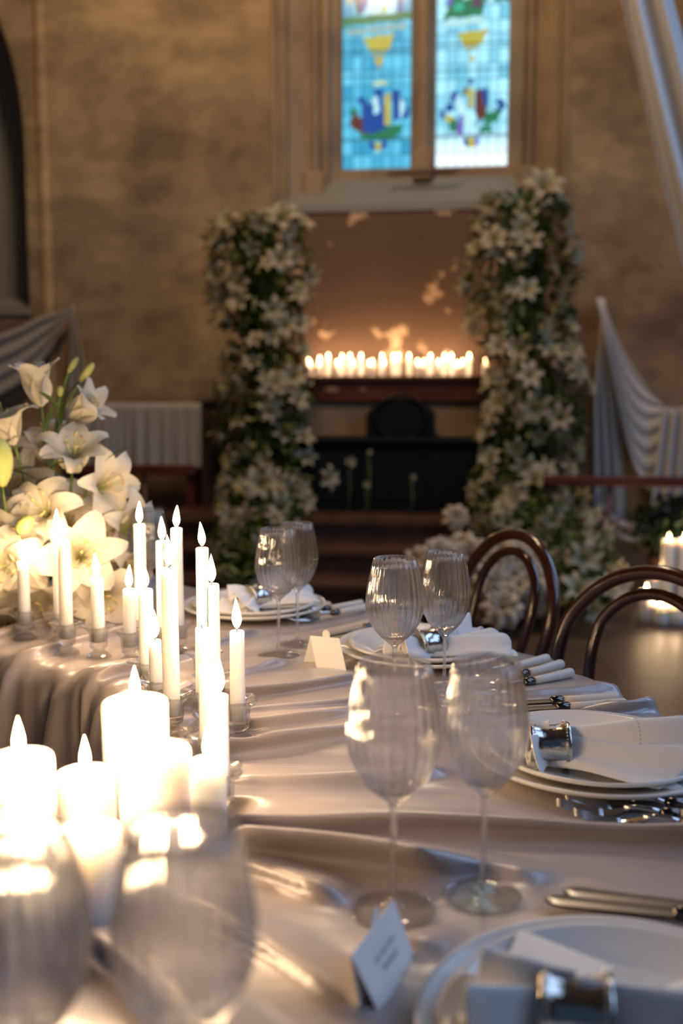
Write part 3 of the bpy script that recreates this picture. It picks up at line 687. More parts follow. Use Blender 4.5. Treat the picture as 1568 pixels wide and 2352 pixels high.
# ------------------------------------------------------------------ wine glasses
def make_glass(name, s=1., sr=1.):
    e = empty(name)
    ribs = 26
    def rib(a, i, r, z): return 1
    outer = [(.0340, .1005+.0), (.0, 0)]
    bowl_o = [(.0036, .098), (.0060, .1025), (.0120, .1075), (.0205, .1145), (.0290, .1240), (.0360, .1360), (.0405, .1490), (.0424, .1610), (.0420, .1740), (.0402, .1880), (.0375, .2030), (.0345, .2170), (.0318, .2300)]
    th = .0011
    bowl_i = [(r-th if r > .02 else max(.0001, r-.004), z+(.0004 if r > .02 else .0045)) for r, z in reversed(bowl_o)]
    bowl_i = [b_ for b_ in bowl_i if b_[0] > .0015]+[(.0001, .1085)]
    prof = [(r*sr, z*s) for r, z in bowl_o+bowl_i]; no = len(bowl_o)
    def f(a, i, r, z):
        zz = z/s; k = smoothstep(.108, .125, zz)*(1-smoothstep(.222, .2295, zz))
        c_ = math.cos(ribs*a)+.28*math.cos(2*ribs*a)
        return 1+k*.010*c_ if i < no else 1-k*.010*c_
    m_ = MB(); m_.lathe(prof, 208, f=f); m_.build('bowl', M['glass'], e)
    m_ = MB(); m_.lathe([(r*sr, z*s) for r, z in [(.0040, .015), (.0031, .025), (.0028, .055), (.0030, .085), (.0036, .0985)]], 20); m_.build('stem', M['glass'], e)
    m_ = MB(); m_.lathe([(r*sr, z*s) for r, z in [(.0001, .0006), (.030, .0), (.0385, .0003), (.0390, .0014), (.0375, .0020), (.026, .0034), (.014, .0058), (.0065, .0095), (.0040, .0155)]], 72); m_.build('foot', M['foot'], e)
    return e
GP = [(902, 2095, 1., 1., 'ribbed red-wine glass in the centre front, behind the diamond-turned place card'), (1108, 2062, .975, .93, 'ribbed wine glass front right, beside the napkin in its ring'),
      (905, 1640, 1., 1., 'ribbed wine glass rising behind the front centre glass'), (1019, 1612, 1.0, .90, 'slimmer ribbed wine glass before the white napkin, right of its larger pair'),
      (640, 1506, 1., .98, 'ribbed wine glass by the candles, left of the folded white card'), (683, 1481, 1., .92, 'ribbed wine glass overlapped by the glass left of the white card')]
proto = None
def put_glass(x, y, z, s, sr, lab):
    global proto
    if proto is None: proto = make_glass('wine_glass'); o = proto
    else: o = copy_tree(proto)
    o.location = (x, y, z); o.scale = (sr, sr, s); o.rotation_euler = (0, 0, random.random())
    return tag(o, lab, 'wine glass', 'ribbed wine glasses on the table')
for x, y, s, sr, lab in GP:
    p = T(x, y); put_glass(p.x, p.y, .7512, s, sr, lab)
p = D(425, 2250, .525); put_glass(p.x, p.y, .7512, .98, .97, 'blurred wine glass at the bottom, closest to the camera')
p = D(28, 2200, .51); put_glass(p.x, p.y, .7512, 1., 1., 'blurred wine glass at the bottom left corner before the low pillars')
p = T(345, 1420); put_glass(p.x, p.y, .7512, 1., .98, 'faint wine glass between the lilies and the highest taper')

# ------------------------------------------------------------------ plates
def plate_mesh(R, rim=.018, well=.7):
    m_ = MB(); w_ = R*well
    m_.lathe([(.0001, .0035), (w_*.9, .0035), (w_, .006), (R-.006, rim-.001), (R-.002, rim+.001), (R, rim-.001), (R-.001, rim-.004), (w_*1.02, .0025), (w_*.8, .0), (.0001, .0)], 96)
    return m_
PN = ['at the bottom right, nearest the camera', 'at the right edge under the hemstitched napkin', 'behind the middle pair of wine glasses', 'farthest, beyond the tapers', 'hidden behind the left candles']
def linen_cone(m, L, w0, w1, h0, h1, seed, skew=0., spread=100, off=0., zb=.002, pleat=1.):
    """a gathered sheet leaving the ring and opening like half a cone"""
    rn = random.Random(seed); p1, p2, p3 = rn.random()*6, rn.random()*6, rn.random()*6
    w1 = w0+(w1-w0)*min(1, abs(L)/.11); h1 = h0+(h1-h0)*min(1, abs(L)/.11); w0 *= .82; h0 *= .82
    def fn(u, v):
        s_ = u*2-1; ph = math.radians(spread)*s_; a = abs(L)*v
        w_ = w0+(w1-w0)*smoothstep(-.15, 1, v)**.9; h_ = h0+(h1-h0)*smoothstep(0, .75, v)
        k = pleat*(1+.36*math.sin(s_*5.5+p1)*math.exp(-v*1.2)+.20*math.sin(s_*11+p2)*(1-.5*v)+.10*math.sin(s_*3.1+p3+v*3)+.42*v*v*math.sin(s_*6.5+p2))
        b_ = w_*math.sin(ph)*(1+.25*max(0, abs(s_)-.75)/.25*v)*(.9+.1*k); z = zb+max(.0, h_*(math.cos(ph)*.82+.18)*k)
        a += skew*b_*v+min(.016, abs(L)*.14)*math.sin(s_*4+p1)*v
        b_ += off*v
        return Vector((math.copysign(a, L), b_, max(z, zb)))
    m.grid(fn, 64, 36)
    return fn
def make_napkin(loc, rz, lab, glab, seed, L=(.10, .13), tilt=0):
    e = empty('napkin', loc, rz); tag(e, lab, 'napkin', 'napkins pulled through silver rings')
    m_ = MB()
    for s_, LL, sd in ((1, L[1], 0), (-1, L[0], 5)):
        top_ = linen_cone(m_, s_*LL*.80, .017, .044, .036, .036, seed+sd, -.25, 96, .004)
        linen_cone(m_, s_*LL*.92, .015, .050, .030, .024, seed+sd+1, .35, 88, -.012)
        linen_cone(m_, s_*LL*1.0, .013, .040, .022, .016, seed+sd+2, -.5, 80, .020, .003)
        linen_cone(m_, s_*LL*.96, .012, .058, .014, .007, seed+sd+3, .2, 84, .0, .001)
        if s_ == 1: hem = top_
    o = m_.build('cloth', M['linen'], e); solidify(o, .0011)
    q = MB()
    for i in range(44):
        u = .14+.72*i/43; a_ = hem(u, .66); b_ = hem(u+.006, .66); nr_ = (b_-a_).cross(hem(u, .70)-a_).normalized(); nr_ = nr_ if nr_.z > 0 else -nr_
        q.tube([a_+nr_*.0008, b_+nr_*.0008], .00045, 5)
    q.build('hem_stitching', M['stitch'], e)
    r = empty('napkin_ring', loc, rz); tag(r, glab, 'napkin ring', 'silver napkin rings')
    q = MB(); W_ = .021
    pr = [(.0222, -W_), (.0240, -W_), (.0243, -W_+.002), (.0236, -W_+.004), (.0222, -W_+.006), (.0206, -.006), (.0203, 0), (.0206, .006), (.0222, W_-.006), (.0236, W_-.004), (.0243, W_-.002), (.0240, W_), (.0222, W_), (.0212, W_-.006), (.0196, 0), (.0212, -W_+.006), (.0222, -W_)]
    q.lathe(pr, 56)
    for v in q.v: x_, y_, z_ = v; v.x, v.y, v.z = z_, x_, y_+.0226
    q.build('band', M['silver'], r)
    for sx in (-1, 1):
        q = MB()
        for k in range(44):
            a = 2*PI*k/44; c_ = (sx*(W_-.0045), .0243*math.cos(a), .0226+.0243*math.sin(a))
            q.add([Vector(c_)+Vector(d_)*.0011 for d_ in ((1,0,0),(-1,0,0),(0,1,0),(0,-1,0),(0,0,1),(0,0,-1))], [(0,2,4),(2,1,4),(1,3,4),(3,0,4),(2,0,5),(1,2,5),(3,1,5),(0,3,5)])
        q.build('beaded_edge', M['silver'], r)
    e.scale = r.scale = (1.16, 1.16, 1.16)
    return e
for k, (t_, r_) in enumerate(PLATES):
    x_, y_ = pol(t_, r_)
    if k == 0: cm = tag(plate_mesh(.155, .020).build('charger_plate', M['plate']), cat='plate'); sm = plate_mesh(.134, .019, .74).build('dinner_plate', M['plate'])
    else:
        cm = c0_.copy(); COL.objects.link(cm); sm = s0_.copy(); COL.objects.link(sm)
    if k == 0: c0_, s0_ = cm, sm
    cm.location = (x_, y_, .752); sm.location = (x_, y_, .7585)
    tag(cm, 'large ivory charger plate '+PN[k], 'plate', 'charger plates'); tag(sm, 'smaller ivory dinner plate on the charger '+PN[k], 'plate', 'dinner plates')
def nap(px, py, k, rz, L, lab, glab, seed):
    p = T(px, py, .80); make_napkin((p.x, p.y, .763), rz, lab, glab, seed, L)
nap(1322, 2292, 0, math.radians(-12), (.065, .105), 'white napkin on the plate nearest the camera at the bottom right', 'silver napkin ring on the plate nearest the camera', 3)
nap(1259, 1690, 1, math.radians(-3), (.026, .145), 'white napkin with a hemstitched border on the plate at the right edge', 'shiny silver napkin ring on the plate at the right edge', 11)
nap(980, 1463, 2, math.radians(32), (.06, .125), 'white napkin on the plate behind the middle wine glasses', 'silver napkin ring seen between the middle wine glasses', 23)
nap(586, 1360, 3, math.radians(50), (.07, .12), 'cream-lit napkin on the farthest plate behind the tapers', 'bronze-lit napkin ring on the farthest plate', 31)
# hem stitching on the second napkin
# menu card under the near napkin
def card(name, pts, z, lab, m_='card'):
    v = [Vector((*T(x, y, z).xy, z)) for x, y in pts]; n_ = len(v)
    o = new(name, v+[p+Vector((0, 0, .0008)) for p in v], [tuple(range(n_-1, -1, -1)), tuple(range(n_, 2*n_))]+[(i, (i+1) % n_, n_+(i+1) % n_, n_+i) for i in range(n_)], M[m_], smooth=False)
    return tag(o, lab, 'card')
card('menu_card', [(1192, 2136), (1412, 2222), (1330, 2330), (1155, 2222)], .7805, 'white menu card lying under the napkin on the nearest plate')

# tent place cards
def tent(r0, r1, b0, b1, lab, tab=True, lean_=1):
    e = empty('place_card', ((b0+b1)/2)); tag(e, lab, 'place card', 'folded place cards'); o_ = e.location.copy(); o_.z = b0.z; e.location = o_
    L = lambda p: Vector(p)-o_
    back = [r0+(r0-b0)*Vector((lean_, lean_, 0)), r1+(r1-b1)*Vector((lean_, lean_, 0))]
    for q in back: q.z = b0.z
    m_ = MB(); m_.add([L(r0), L(r1), L(b1), L(b0)], [(0, 1, 2, 3)]); f_ = m_.build('front_panel', M['card'], e, False); solidify(f_, .0006)
    m_ = MB(); m_.add([L(r0), L(r1), L(back[1]), L(back[0])], [(0, 1, 2, 3)]); f_ = m_.build('rear_panel', M['card'], e, False); solidify(f_, .0006)
    if tab:   # small petal-shaped tab standing at the fold
        mid = L(r0*.45+r1*.55); d_ = (r1-r0).normalized(); up = (Vector((0, 0, 1)))
        m_ = MB(); pts = [mid+d_*(.007*math.cos(a))+up*(.003+.010*math.sin(a)) for a in [2*PI*i/16 for i in range(16)]]
        m_.add(pts, [tuple(range(16))]); f_ = m_.build('leaf_tab', M['card'], e, False); solidify(f_, .0006)
    return e, f_, L
def hz(p, z): return Vector((p.x, p.y, z))
e, f_, L = tent(T(805, 2195, .802), T(903, 2065, .802), T(872, 2332, .751), T(950, 2195, .751), 'white place card turned like a diamond at the bottom centre, lit blue', lean_=-.35)
a_, b_, c_, d_ = (L(T(805, 2195, .802)), L(T(903, 2065, .802)), L(T(950, 2195, .751)), L(T(872, 2332, .751)))
nrm = (b_-a_).cross(d_-a_).normalized(); nrm = nrm if nrm.x > 0 else -nrm
mb = MB()
def pt(u, v): return a_+(b_-a_)*u+(d_-a_)*v+nrm*.0008
rn = random.Random(4)
for row, (u0, u1) in enumerate([(.28, .74), (.36, .68)]):
    n_ = 26; pts = [pt(u0+(u1-u0)*i/n_, .40+.20*row+.035*math.sin(i*1.9+row)*(1+.8*math.sin(i*.7))) for i in range(n_+1)]
    mb.tube(pts, .0003, 5)
mb.build('handwriting', M['ink'], e)
tent(T(712, 1460, .802), T(779, 1466, .802), T(698, 1519, .751), T(763, 1524, .751), 'cream-lit folded place card standing beside the middle place setting')

# ------------------------------------------------------------------ cutlery
def make_fork():
    e = empty('fork'); m_ = MB()
    # local x: tip at 0, handle towards +x
    def strip(pts, w, t_): 
        for (x0_, z0_), (x1_, z1_) in zip(pts, pts[1:]): pass
    n_ = 12
    for k in range(4):
        yy = (k-1.5)*.0060
        m_.tube([(x_, yy*(1-.0*x_), .004+.009*(1-x_/.05)**2) for x_ in [.05*i/9 for i in range(10)]], [.0006]+[.0013]*9, 6)
    def shoulder(u, v):
        x_ = .048+.030*v; w_ = .0115*(1-v)**.7+.0024; s_ = u*2-1
        return Vector((x_, s_*w_, .004+.010*v*v-.002*(1-s_*s_)*(1-v)))
    m_.grid(shoulder, 9, 8); m_.grid(lambda u, v: shoulder(u, v)-Vector((0, 0, .0018)), 9, 8)
    m_.tube([(.072, 0, .0125), (.085, 0, .014), (.10, 0, .013), (.112, 0, .010)], [.0026, .0026, .0026, .0034], 10)
    m_.build('head', M['steel'], e)
    m_ = MB(); m_.tube([(.110, 0, .0098), (.113, 0, .0096), (.128, 0, .009), (.1285, 0, .009)], [.0045, .0068, .0072, .0066], 14); m_.build('ferrule', M['ferrule'], e)
    m_ = MB(); m_.tube([(.128, 0, .009), (.15, 0, .0088), (.19, 0, .0088), (.212, 0, .009), (.2165, 0, .009), (.218, 0, .009)], [.0062, .0064, .0076, .0084, .0078, .004], 14); m_.build('handle', M['handle'], e)
    return e
def make_knife():
    e = empty('knife'); m_ = MB()
    def blade(u, v):
        x_ = .112*v; s_ = u*2-1; w_ = .0095*min(1, (v*9)**.5) if v < .12 else .0098-.002*v
        return Vector((x_, s_*w_, .0095+.0011*(1-abs(s_))))
    m_.grid(blade, 7, 24); m_.grid(lambda u, v: blade(u, v)-Vector((0, 0, .0014*(2-0))), 7, 24)
    m_.build('blade', M['blade'], e)
    m_ = MB(); m_.tube([(.110, 0, .0095), (.113, 0, .0095), (.128, 0, .009), (.1285, 0, .009)], [.0045, .0068, .0072, .0066], 14); m_.build('ferrule', M['ferrule'], e)
    m_ = MB(); m_.tube([(.128, 0, .009), (.15, 0, .0088), (.19, 0, .0088), (.212, 0, .009), (.2165, 0, .009), (.218, 0, .009)], [.0062, .0064, .0076, .0084, .0078, .004], 14); m_.build('handle', M['handle'], e)
    return e
CUT = {}
def lay(kind, a, b, lab, grp, z=.751, ref='tip'):
    """a: place of the tip, b: a second place further along towards the handle"""
    pa, pb = T(*a, z+.008), T(*b, z+.008); ang = math.atan2(pb.y-pa.y, pb.x-pa.x)
    if kind not in CUT: o = CUT[kind] = {'fork': make_fork, 'knife': make_knife}[kind]()
    else: o = copy_tree(CUT[kind])
    if ref == 'end': pa = pb-Vector((math.cos(ang), math.sin(ang), 0))*.218
    o.location = (pa.x, pa.y, z); o.rotation_euler = (0, 0, ang)
    tag(o, lab, kind, grp)
    return o
lay('fork', (1297, 1836), (1500, 1846), 'fork with ivory handle closest to the charger at the right edge', 'forks of the right-edge setting', .7535)
lay('fork', (1278, 1852), (1510, 1870), 'middle fork of the three near the right-edge plates', 'forks of the right-edge setting', .7535)
lay('fork', (1318, 1874), (1530, 1890), 'fork nearest the camera of the three near the right-edge plates', 'forks of the right-edge setting', .7535)
lay('fork', (1060, 1560), (1258, 1513), 'ivory-handled fork behind the front right glass, farthest of three', 'forks behind the front right glass', .7535, 'end')
lay('fork', (1090, 1578), (1290, 1526), 'ivory-handled fork behind the front right glass, middle of three', 'forks behind the front right glass', .7535, 'end')
lay('fork', (1110, 1590), (1313, 1546), 'ivory-handled fork behind the front right glass, nearest of three', 'forks behind the front right glass', .7535, 'end')
lay('knife', (1060, 1622), (1420, 1603), 'ivory-handled knife above the right-edge napkin, farther of two', 'knives above the right-edge napkin', .7535, 'end')
lay('knife', (1060, 1638), (1436, 1617), 'ivory-handled knife above the right-edge napkin, nearer of two', 'knives above the right-edge napkin', .7535, 'end')
lay('knife', (1292, 2048), (1545, 2078), 'dark-lit knife at the lower right, farther of the two above the nearest plate', 'knives above the nearest plate', .7535)
lay('knife', (1250, 2066), (1530, 2098), 'dark-lit knife at the lower right, touching the view of the nearest plate', 'knives above the nearest plate', .7535)
lay('knife', (738, 1462), (872, 1434), 'knife left of the middle plates, farther of two', 'knives left of the middle plates', .7535)
lay('knife', (748, 1470), (880, 1446), 'knife left of the middle plates, nearer of two', 'knives left of the middle plates', .7535)
lay('fork', (690, 1408), (832, 1386), 'small distant fork right of the farthest plates, farther of two', 'distant forks', .7535, 'end')
lay('fork', (700, 1420), (850, 1394), 'small distant fork right of the farthest plates, nearer of two', 'distant forks', .7535, 'end')

# ------------------------------------------------------------------ bentwood chairs
def chair(loc, rz, lab):
    e = empty('bentwood_chair', loc, rz); tag(e, lab, 'chair', 'dark bentwood chairs at the table')
    # local: seat centre at origin, +y is the back, hoop in a plane leaning back
    def lean(z): return .17+max(0, z-.44)*.26+(.0 if z > .44 else (.44-z)*.16)
    def hoop(hw_top, ztop, hw_seat, z0, ext):
        pts = []
        zc = ztop-hw_top*.92
        for side in (-1, 1):
            leg = [(side*(hw_seat+.02), 0), (side*hw_seat, .25), (side*hw_seat, .45), (side*(hw_seat+(hw_top-hw_seat)*.45), .56), (side*hw_top*.985, zc-.05)]
            if not ext: leg = [(side*hw_seat, z0), (side*(hw_seat+(hw_top-hw_seat)*.5), z0+.12), (side*hw_top, zc-.05)]
            arc = [(side*hw_top*math.cos(a), zc+(ztop-zc)*math.sin(a)) for a in (0.15, PI*.17, PI*.33)]
            s_ = [(x_, lean(z_), z_) for x_, z_ in leg+arc]
            if side == -1: pts = s_+[(0, lean(ztop), ztop)]
            else: pts += s_[::-1]
        return cat(pts, 8)
    m_ = MB(); m_.tube(hoop(.195, .885, .155, 0, True), .0145, 14); m_.build('back_frame', M['wood'], e)
    m_ = MB(); m_.tube(hoop(.118, .845, .085, .452, False), .0115, 12); m_.build('inner_hoop', M['wood'], e)
    m_ = MB(); m_.lathe([(.0001, .452), (.15, .452), (.175, .456), (.195, .462), (.202, .455), (.202, .435), (.195, .428), (.0001, .428)], 40, f=lambda a, i, r, z: 1+.02*math.cos(2*a)); m_.build('seat', M['wood'], e)
    m_ = MB(); m_.lathe([(.158, .20), (.165, .207), (.172, .20), (.165, .193), (.158, .20)], 36); m_.build('stretcher', M['wood'], e)
    for s_ in (-1, 1):
        m_ = MB(); m_.tube(cat([(s_*.185, -.175, 0), (s_*.165, -.15, .22), (s_*.15, -.13, .44)], 6), [.011+.006*i/12 for i in range(13)], 12); m_.build('leg', M['wood'], e)
    return e
def chair_at(top_px, rzdeg, lab, zt=.885, wz=.0):
    p = T(*top_px, zt); rz = math.radians(rzdeg)
    off = Matrix.Rotation(rz, 3, 'Z') @ Vector((0, .17+(.885-.44)*.26, 0))
    return chair((p.x-off.x, p.y-off.y, .0), rz, lab)
chair_at((1192, 1228), -66, 'dark bentwood chair farther from the camera, in front of the white blossoms')
chair_at((1520, 1316), -48, 'dark bentwood chair cut by the right edge, before the floor candles')

# ------------------------------------------------------------------ lilies
def lily_mesh(seed, scale=1., openness=1., stam=True, wm=1.):
    rn = random.Random(seed); m_ = MB()
    for k in range(6):
        inner = k % 2; a0 = PI/3*k+rn.uniform(-.1, .1); L_ = (.098 if inner else .102)*rn.uniform(.93, 1.07); wd = .029 if inner else .021
        op = openness*rn.uniform(.85, 1.15); ph = rn.random()*6; tw = rn.uniform(-.2, .2)
        path = [Vector((.003, 0, 0))]; ang = math.radians(82); n_ = 12
        for i in range(n_):
            t_ = (i+1)/n_; ang = math.radians(84-op*(95*t_**1.5+(38 if not inner else 22)*t_**4)+0)
            path.append(path[-1]+Vector((math.cos(ang), 0, math.sin(ang)))*L_/n_)
        def fn(u, v):
            i = min(n_-1, int(v*n_)); f_ = v*n_-i; p = path[i].lerp(path[i+1], f_); d_ = (path[i+1]-path[i]).normalized(); nr = Vector((-d_.z, 0, d_.x))
            s_ = u*2-1; w_ = wd*(math.sin(PI*min(1, (v*.93+.035))**.85)**.75)*(1 if v > .0 else .5)
            w_ = max(w_, .0035*(1-v)+.0006)
            w_ *= wm
            cup = (.30*(1-v)+.10)*w_*s_*s_
            q = p+Vector((0, s_*w_, 0))+nr*(cup+.0022*math.sin(v*11+ph+s_*1.5)*abs(s_)*v - .0012*math.exp(-(s_/.12)**2))
            a = a0+tw*v
            return Vector((q.x*math.cos(a)-q.y*math.sin(a), q.x*math.sin(a)+q.y*math.cos(a), q.z+(.0012 if inner else 0)))
        m_.grid(fn, 9, 14)
    for v in m_.v: v *= scale
    s2 = MB()
    if stam:
        for k in range(7):
            a = 2*PI*k/6; r_ = .020*openness if k < 6 else .002; zl = .070 if k < 6 else .085
            tip = Vector((r_*math.cos(a), r_*math.sin(a), zl))
            s2.tube(cat([(0, 0, .004), (tip.x*.4, tip.y*.4, zl*.55), tip], 4), .0009, 5, 0)
            if k < 6:
                tg = Vector((-math.sin(a), math.cos(a), .1)); s2.tube([tip-tg*.0065, tip, tip+tg*.0065], [.0008, .0018, .0008], 5, 1)
            else: s2.tube([tip, tip+Vector((0, 0, .003))], [.0026, .0018], 6, 0)
        for v in s2.v: v *= scale
    return m_, s2
LP = []
for k, op in enumerate((1.0, .8, .55, 1.15, .42)):
    a, b = lily_mesh(k, 1, op); LP.append((a, b))
def mk(mb_, name, mats):
    me = bpy.data.meshes.new(name); me.from_pydata([tuple(v) for v in mb_.v], [], mb_.f)
    for x in mats: me.materials.append(x)
    me.polygons.foreach_set('material_index', mb_.m); me.polygons.foreach_set('use_smooth', [True]*len(me.polygons)); me.update(); return me
near_m = [(mk(a, 'lily', [M['petal']]), mk(b, 'stamens', [M['throat'], M['anther']])) for a, b in LP]
far_m = []
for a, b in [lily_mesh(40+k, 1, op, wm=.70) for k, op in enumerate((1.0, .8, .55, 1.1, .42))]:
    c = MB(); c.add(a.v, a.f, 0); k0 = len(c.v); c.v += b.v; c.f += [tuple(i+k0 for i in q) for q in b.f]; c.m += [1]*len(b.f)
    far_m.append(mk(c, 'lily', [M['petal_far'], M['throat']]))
def orient(o, axis, spin):
    q = Vector(axis).normalized().to_track_quat('Z', 'Y') @ Quaternion((0, 0, 1), spin)
    o.rotation_mode = 'QUATERNION'; o.rotation_quaternion = q
def leaf(m_, base, d_, L_, w_, mi=0, curl=.2, n=5):
    d_ = Vector(d_).normalized(); s_ = d_.cross(Vector((random.uniform(-.4, .4), random.uniform(-.4, .4), 1))).normalized(); nr = s_.cross(d_)
    v = []; f = []
    for i in range(n+1):
        t_ = i/n; c = Vector(base)+d_*(L_*t_)-nr*(curl*L_*t_*t_); w2 = w_*math.sin(PI*min(1, t_*.94+.05))**.8
        v += [c-s_*w2+nr*w2*.25, c, c+s_*w2+nr*w2*.25]
    for i in range(n): a = i*3; f += [(a, a+1, a+4, a+3), (a+1, a+2, a+5, a+4)]
    m_.add(v, f, mi)

# near arrangement at the left
fb = T(95, 1405); FBX, FBY = fb.x-.01, fb.y+.06
fa = empty('lily_arrangement', (FBX, FBY, .751)); tag(fa, 'tall arrangement of cream lilies on the table at the left edge', 'flowers')
base0 = Vector((FBX, FBY, .751))
mb = MB(); mb.lathe([(.0001, 0), (.085, 0), (.10, .02), (.11, .07), (.105, .075), (.095, .03), (.0001, .03)], 36); mb.build('bowl', M['plate'], fa)
NL = [ # x, y of the flower's base, distance, axis (right, up, towards camera), scale, variant, spin
 (95, 934, 2.12, (-.10, 1, .10), 1.08, 4, .3), (34, 1022, 2.05, (-.25, .95, .25), 1.05, 1, 1.0), (160, 968, 2.14, (.75, .55, .2), 1.05, 2, .2),
 (165, 1085, 2.08, (.25, .85, .55), 1.20, 1, .5), (118, 1190, 2.02, (-.10, .45, .9), 1.25, 3, .2), (205, 1128, 2.10, (.75, .25, .55), 1.25, 1, .9),
 (120, 1065, 2.18, (-.1, .8, .4), 1.15, 0, .4), (185, 1282, 2.00, (.25, .25, .95), 1.35, 0, .1), (28, 1300, 1.98, (.05, .15, 1), 1.30, 3, .6), (60, 1245, 2.02, (-.1, .2, 1), 1.2, 0, 1.2),
 (228, 1338, 2.02, (.35, -.35, .85), 1.25, 1, .3), (85, 1325, 2.00, (.1, -.55, .85), 1.35, 1, .7), (8, 1120, 2.08, (-.15, .9, .4), 1.25, 2, .2), (245, 1215, 2.10, (.85, .05, .45), 1.30, 0, .5),
 (5, 1205, 2.04, (-.3, .1, .9), 1.2, 0, .1), (150, 1225, 2.12, (.3, .5, .8), 1.2, 3, .8), (258, 1290, 2.08, (.8, -.2, .5), 1.15, 0, .3), (40, 1375, 2.0, (-.1, -.6, .7), 1.2, 1, .2), (150, 1350, 2.02, (0, -.5, .85), 1.25, 0, .9),
 (60, 1150, 2.14, (-.1, .6, .7), 1.2, 0, .3), (190, 1180, 2.16, (.4, .5, .6), 1.2, 3, .1), (-40, 1240, 2.04, (-.5, .2, .8), 1.2, 0, .4), (-30, 1340, 2.02, (-.5, -.2, .8), 1.2, 3, .4)]
stems = []
for x, y, d, ax, s_, var, spin in NL:
    p = D(x, y, d); o = bpy.data.objects.new('lily', near_m[var][0]); COL.objects.link(o); o.parent = fa
    o.location = p-base0; axis = Vector((ax[0], -ax[2], ax[1])); orient(o, axis, spin); o.scale = (s_,)*3
    c_ = bpy.data.objects.new('stamens', near_m[var][1]); COL.objects.link(c_); c_.parent = o
    axn = axis.normalized(); s0v = base0+Vector((random.uniform(-.03, .03), random.uniform(-.03, .03), .05))
    L2 = o.location; stems.append((Vector((random.uniform(-.03, .03), random.uniform(-.03, .03), .04)), L2-axn*.10*(.6)+Vector((0, 0, -.03)), L2))
for a, b_, c_ in stems:
    m_ = MB(); m_.tube(cat([a, a.lerp(b_, .6)+Vector((0, .01, .01)), b_, c_], 6), .0028, 8); m_.build('stem', M['stem'], fa)
def bud(x, y, d, ax, L_, r_, lab=None):
    p = D(x, y, d)-base0; axis = Vector((ax[0], -ax[2], ax[1])).normalized(); m_ = MB()
    pr = [(.0001, 0), (.35, .05), (.7, .2), (.95, .42), (1, .6), (.85, .8), (.5, .95), (.0001, 1)]
    m_.lathe([(q*r_, z_*L_) for q, z_ in pr], 18, f=lambda a, i, r, z: 1+.10*math.cos(3*a)); o = m_.build('bud', M['bud'], fa)
    o.location = p; orient(o, axis, .3); return p
for x, y, d, ax, L_, r_, sx, sy in [(182, 878, 2.14, (.62, .8, 0), .052, .0085, 130, 985), (155, 858, 2.18, (.55, .85, .0), .042, .0070, 138, 935), (137, 912, 2.14, (.1, 1, 0), .024, .0065, 125, 1000), (40, 1222, 1.93, (.7, .6, .4), .052, .015, 60, 1290), (6, 1120, 1.97, (.0, 1, .1), .10, .022, 20, 1250)]:
    p = bud(x, y, d, ax, L_, r_); q = D(sx, sy, d)-base0
    m_ = MB(); m_.tube(cat([q+(Vector((-.02, .02, -.13))), q, p], 6), .0024, 8); m_.build('stem', M['stem'], fa)
mb = MB()
for x, y, ax, L_, w_ in [(128, 930, (-.3, -.6, .2), .06, .012), (150, 925, (.4, .8, .1), .06, .008), (150, 925, (-.2, -.5, 0), .05, .012), (135, 940, (-.5, .7, .2), .055, .010), (110, 1070, (.9, .25, .3), .09, .010), (100, 1075, (-.9, .1, .3), .07, .009), (20, 1200, (.6, .3, .4), .09, .018), (15, 1350, (.5, .6, .4), .10, .02), (240, 1060, (.6, .5, .1), .06, .008), (20, 1080, (1, -.1, .3), .08, .008), (30, 1180, (.8, -.5, .3), .07, .015)]:
    leaf(mb, D(x, y, 2.04)-base0, (ax[0], -ax[2], ax[1]), L_, w_)
rn = random.Random(9)
for i in range(90):
    x, y = rn.uniform(-20, 250), rn.uniform(1100, 1400)
    leaf(mb, D(x, y, 2.16)-base0, (rn.uniform(-1, 1), rn.uniform(-.3, .3), rn.uniform(-.6, 1)), rn.uniform(.06, .11), rn.uniform(.012, .02))
tag(mb.build('foliage', M['leaf'], fa), kind='stuff')
# stem bed filler so the stems are rooted

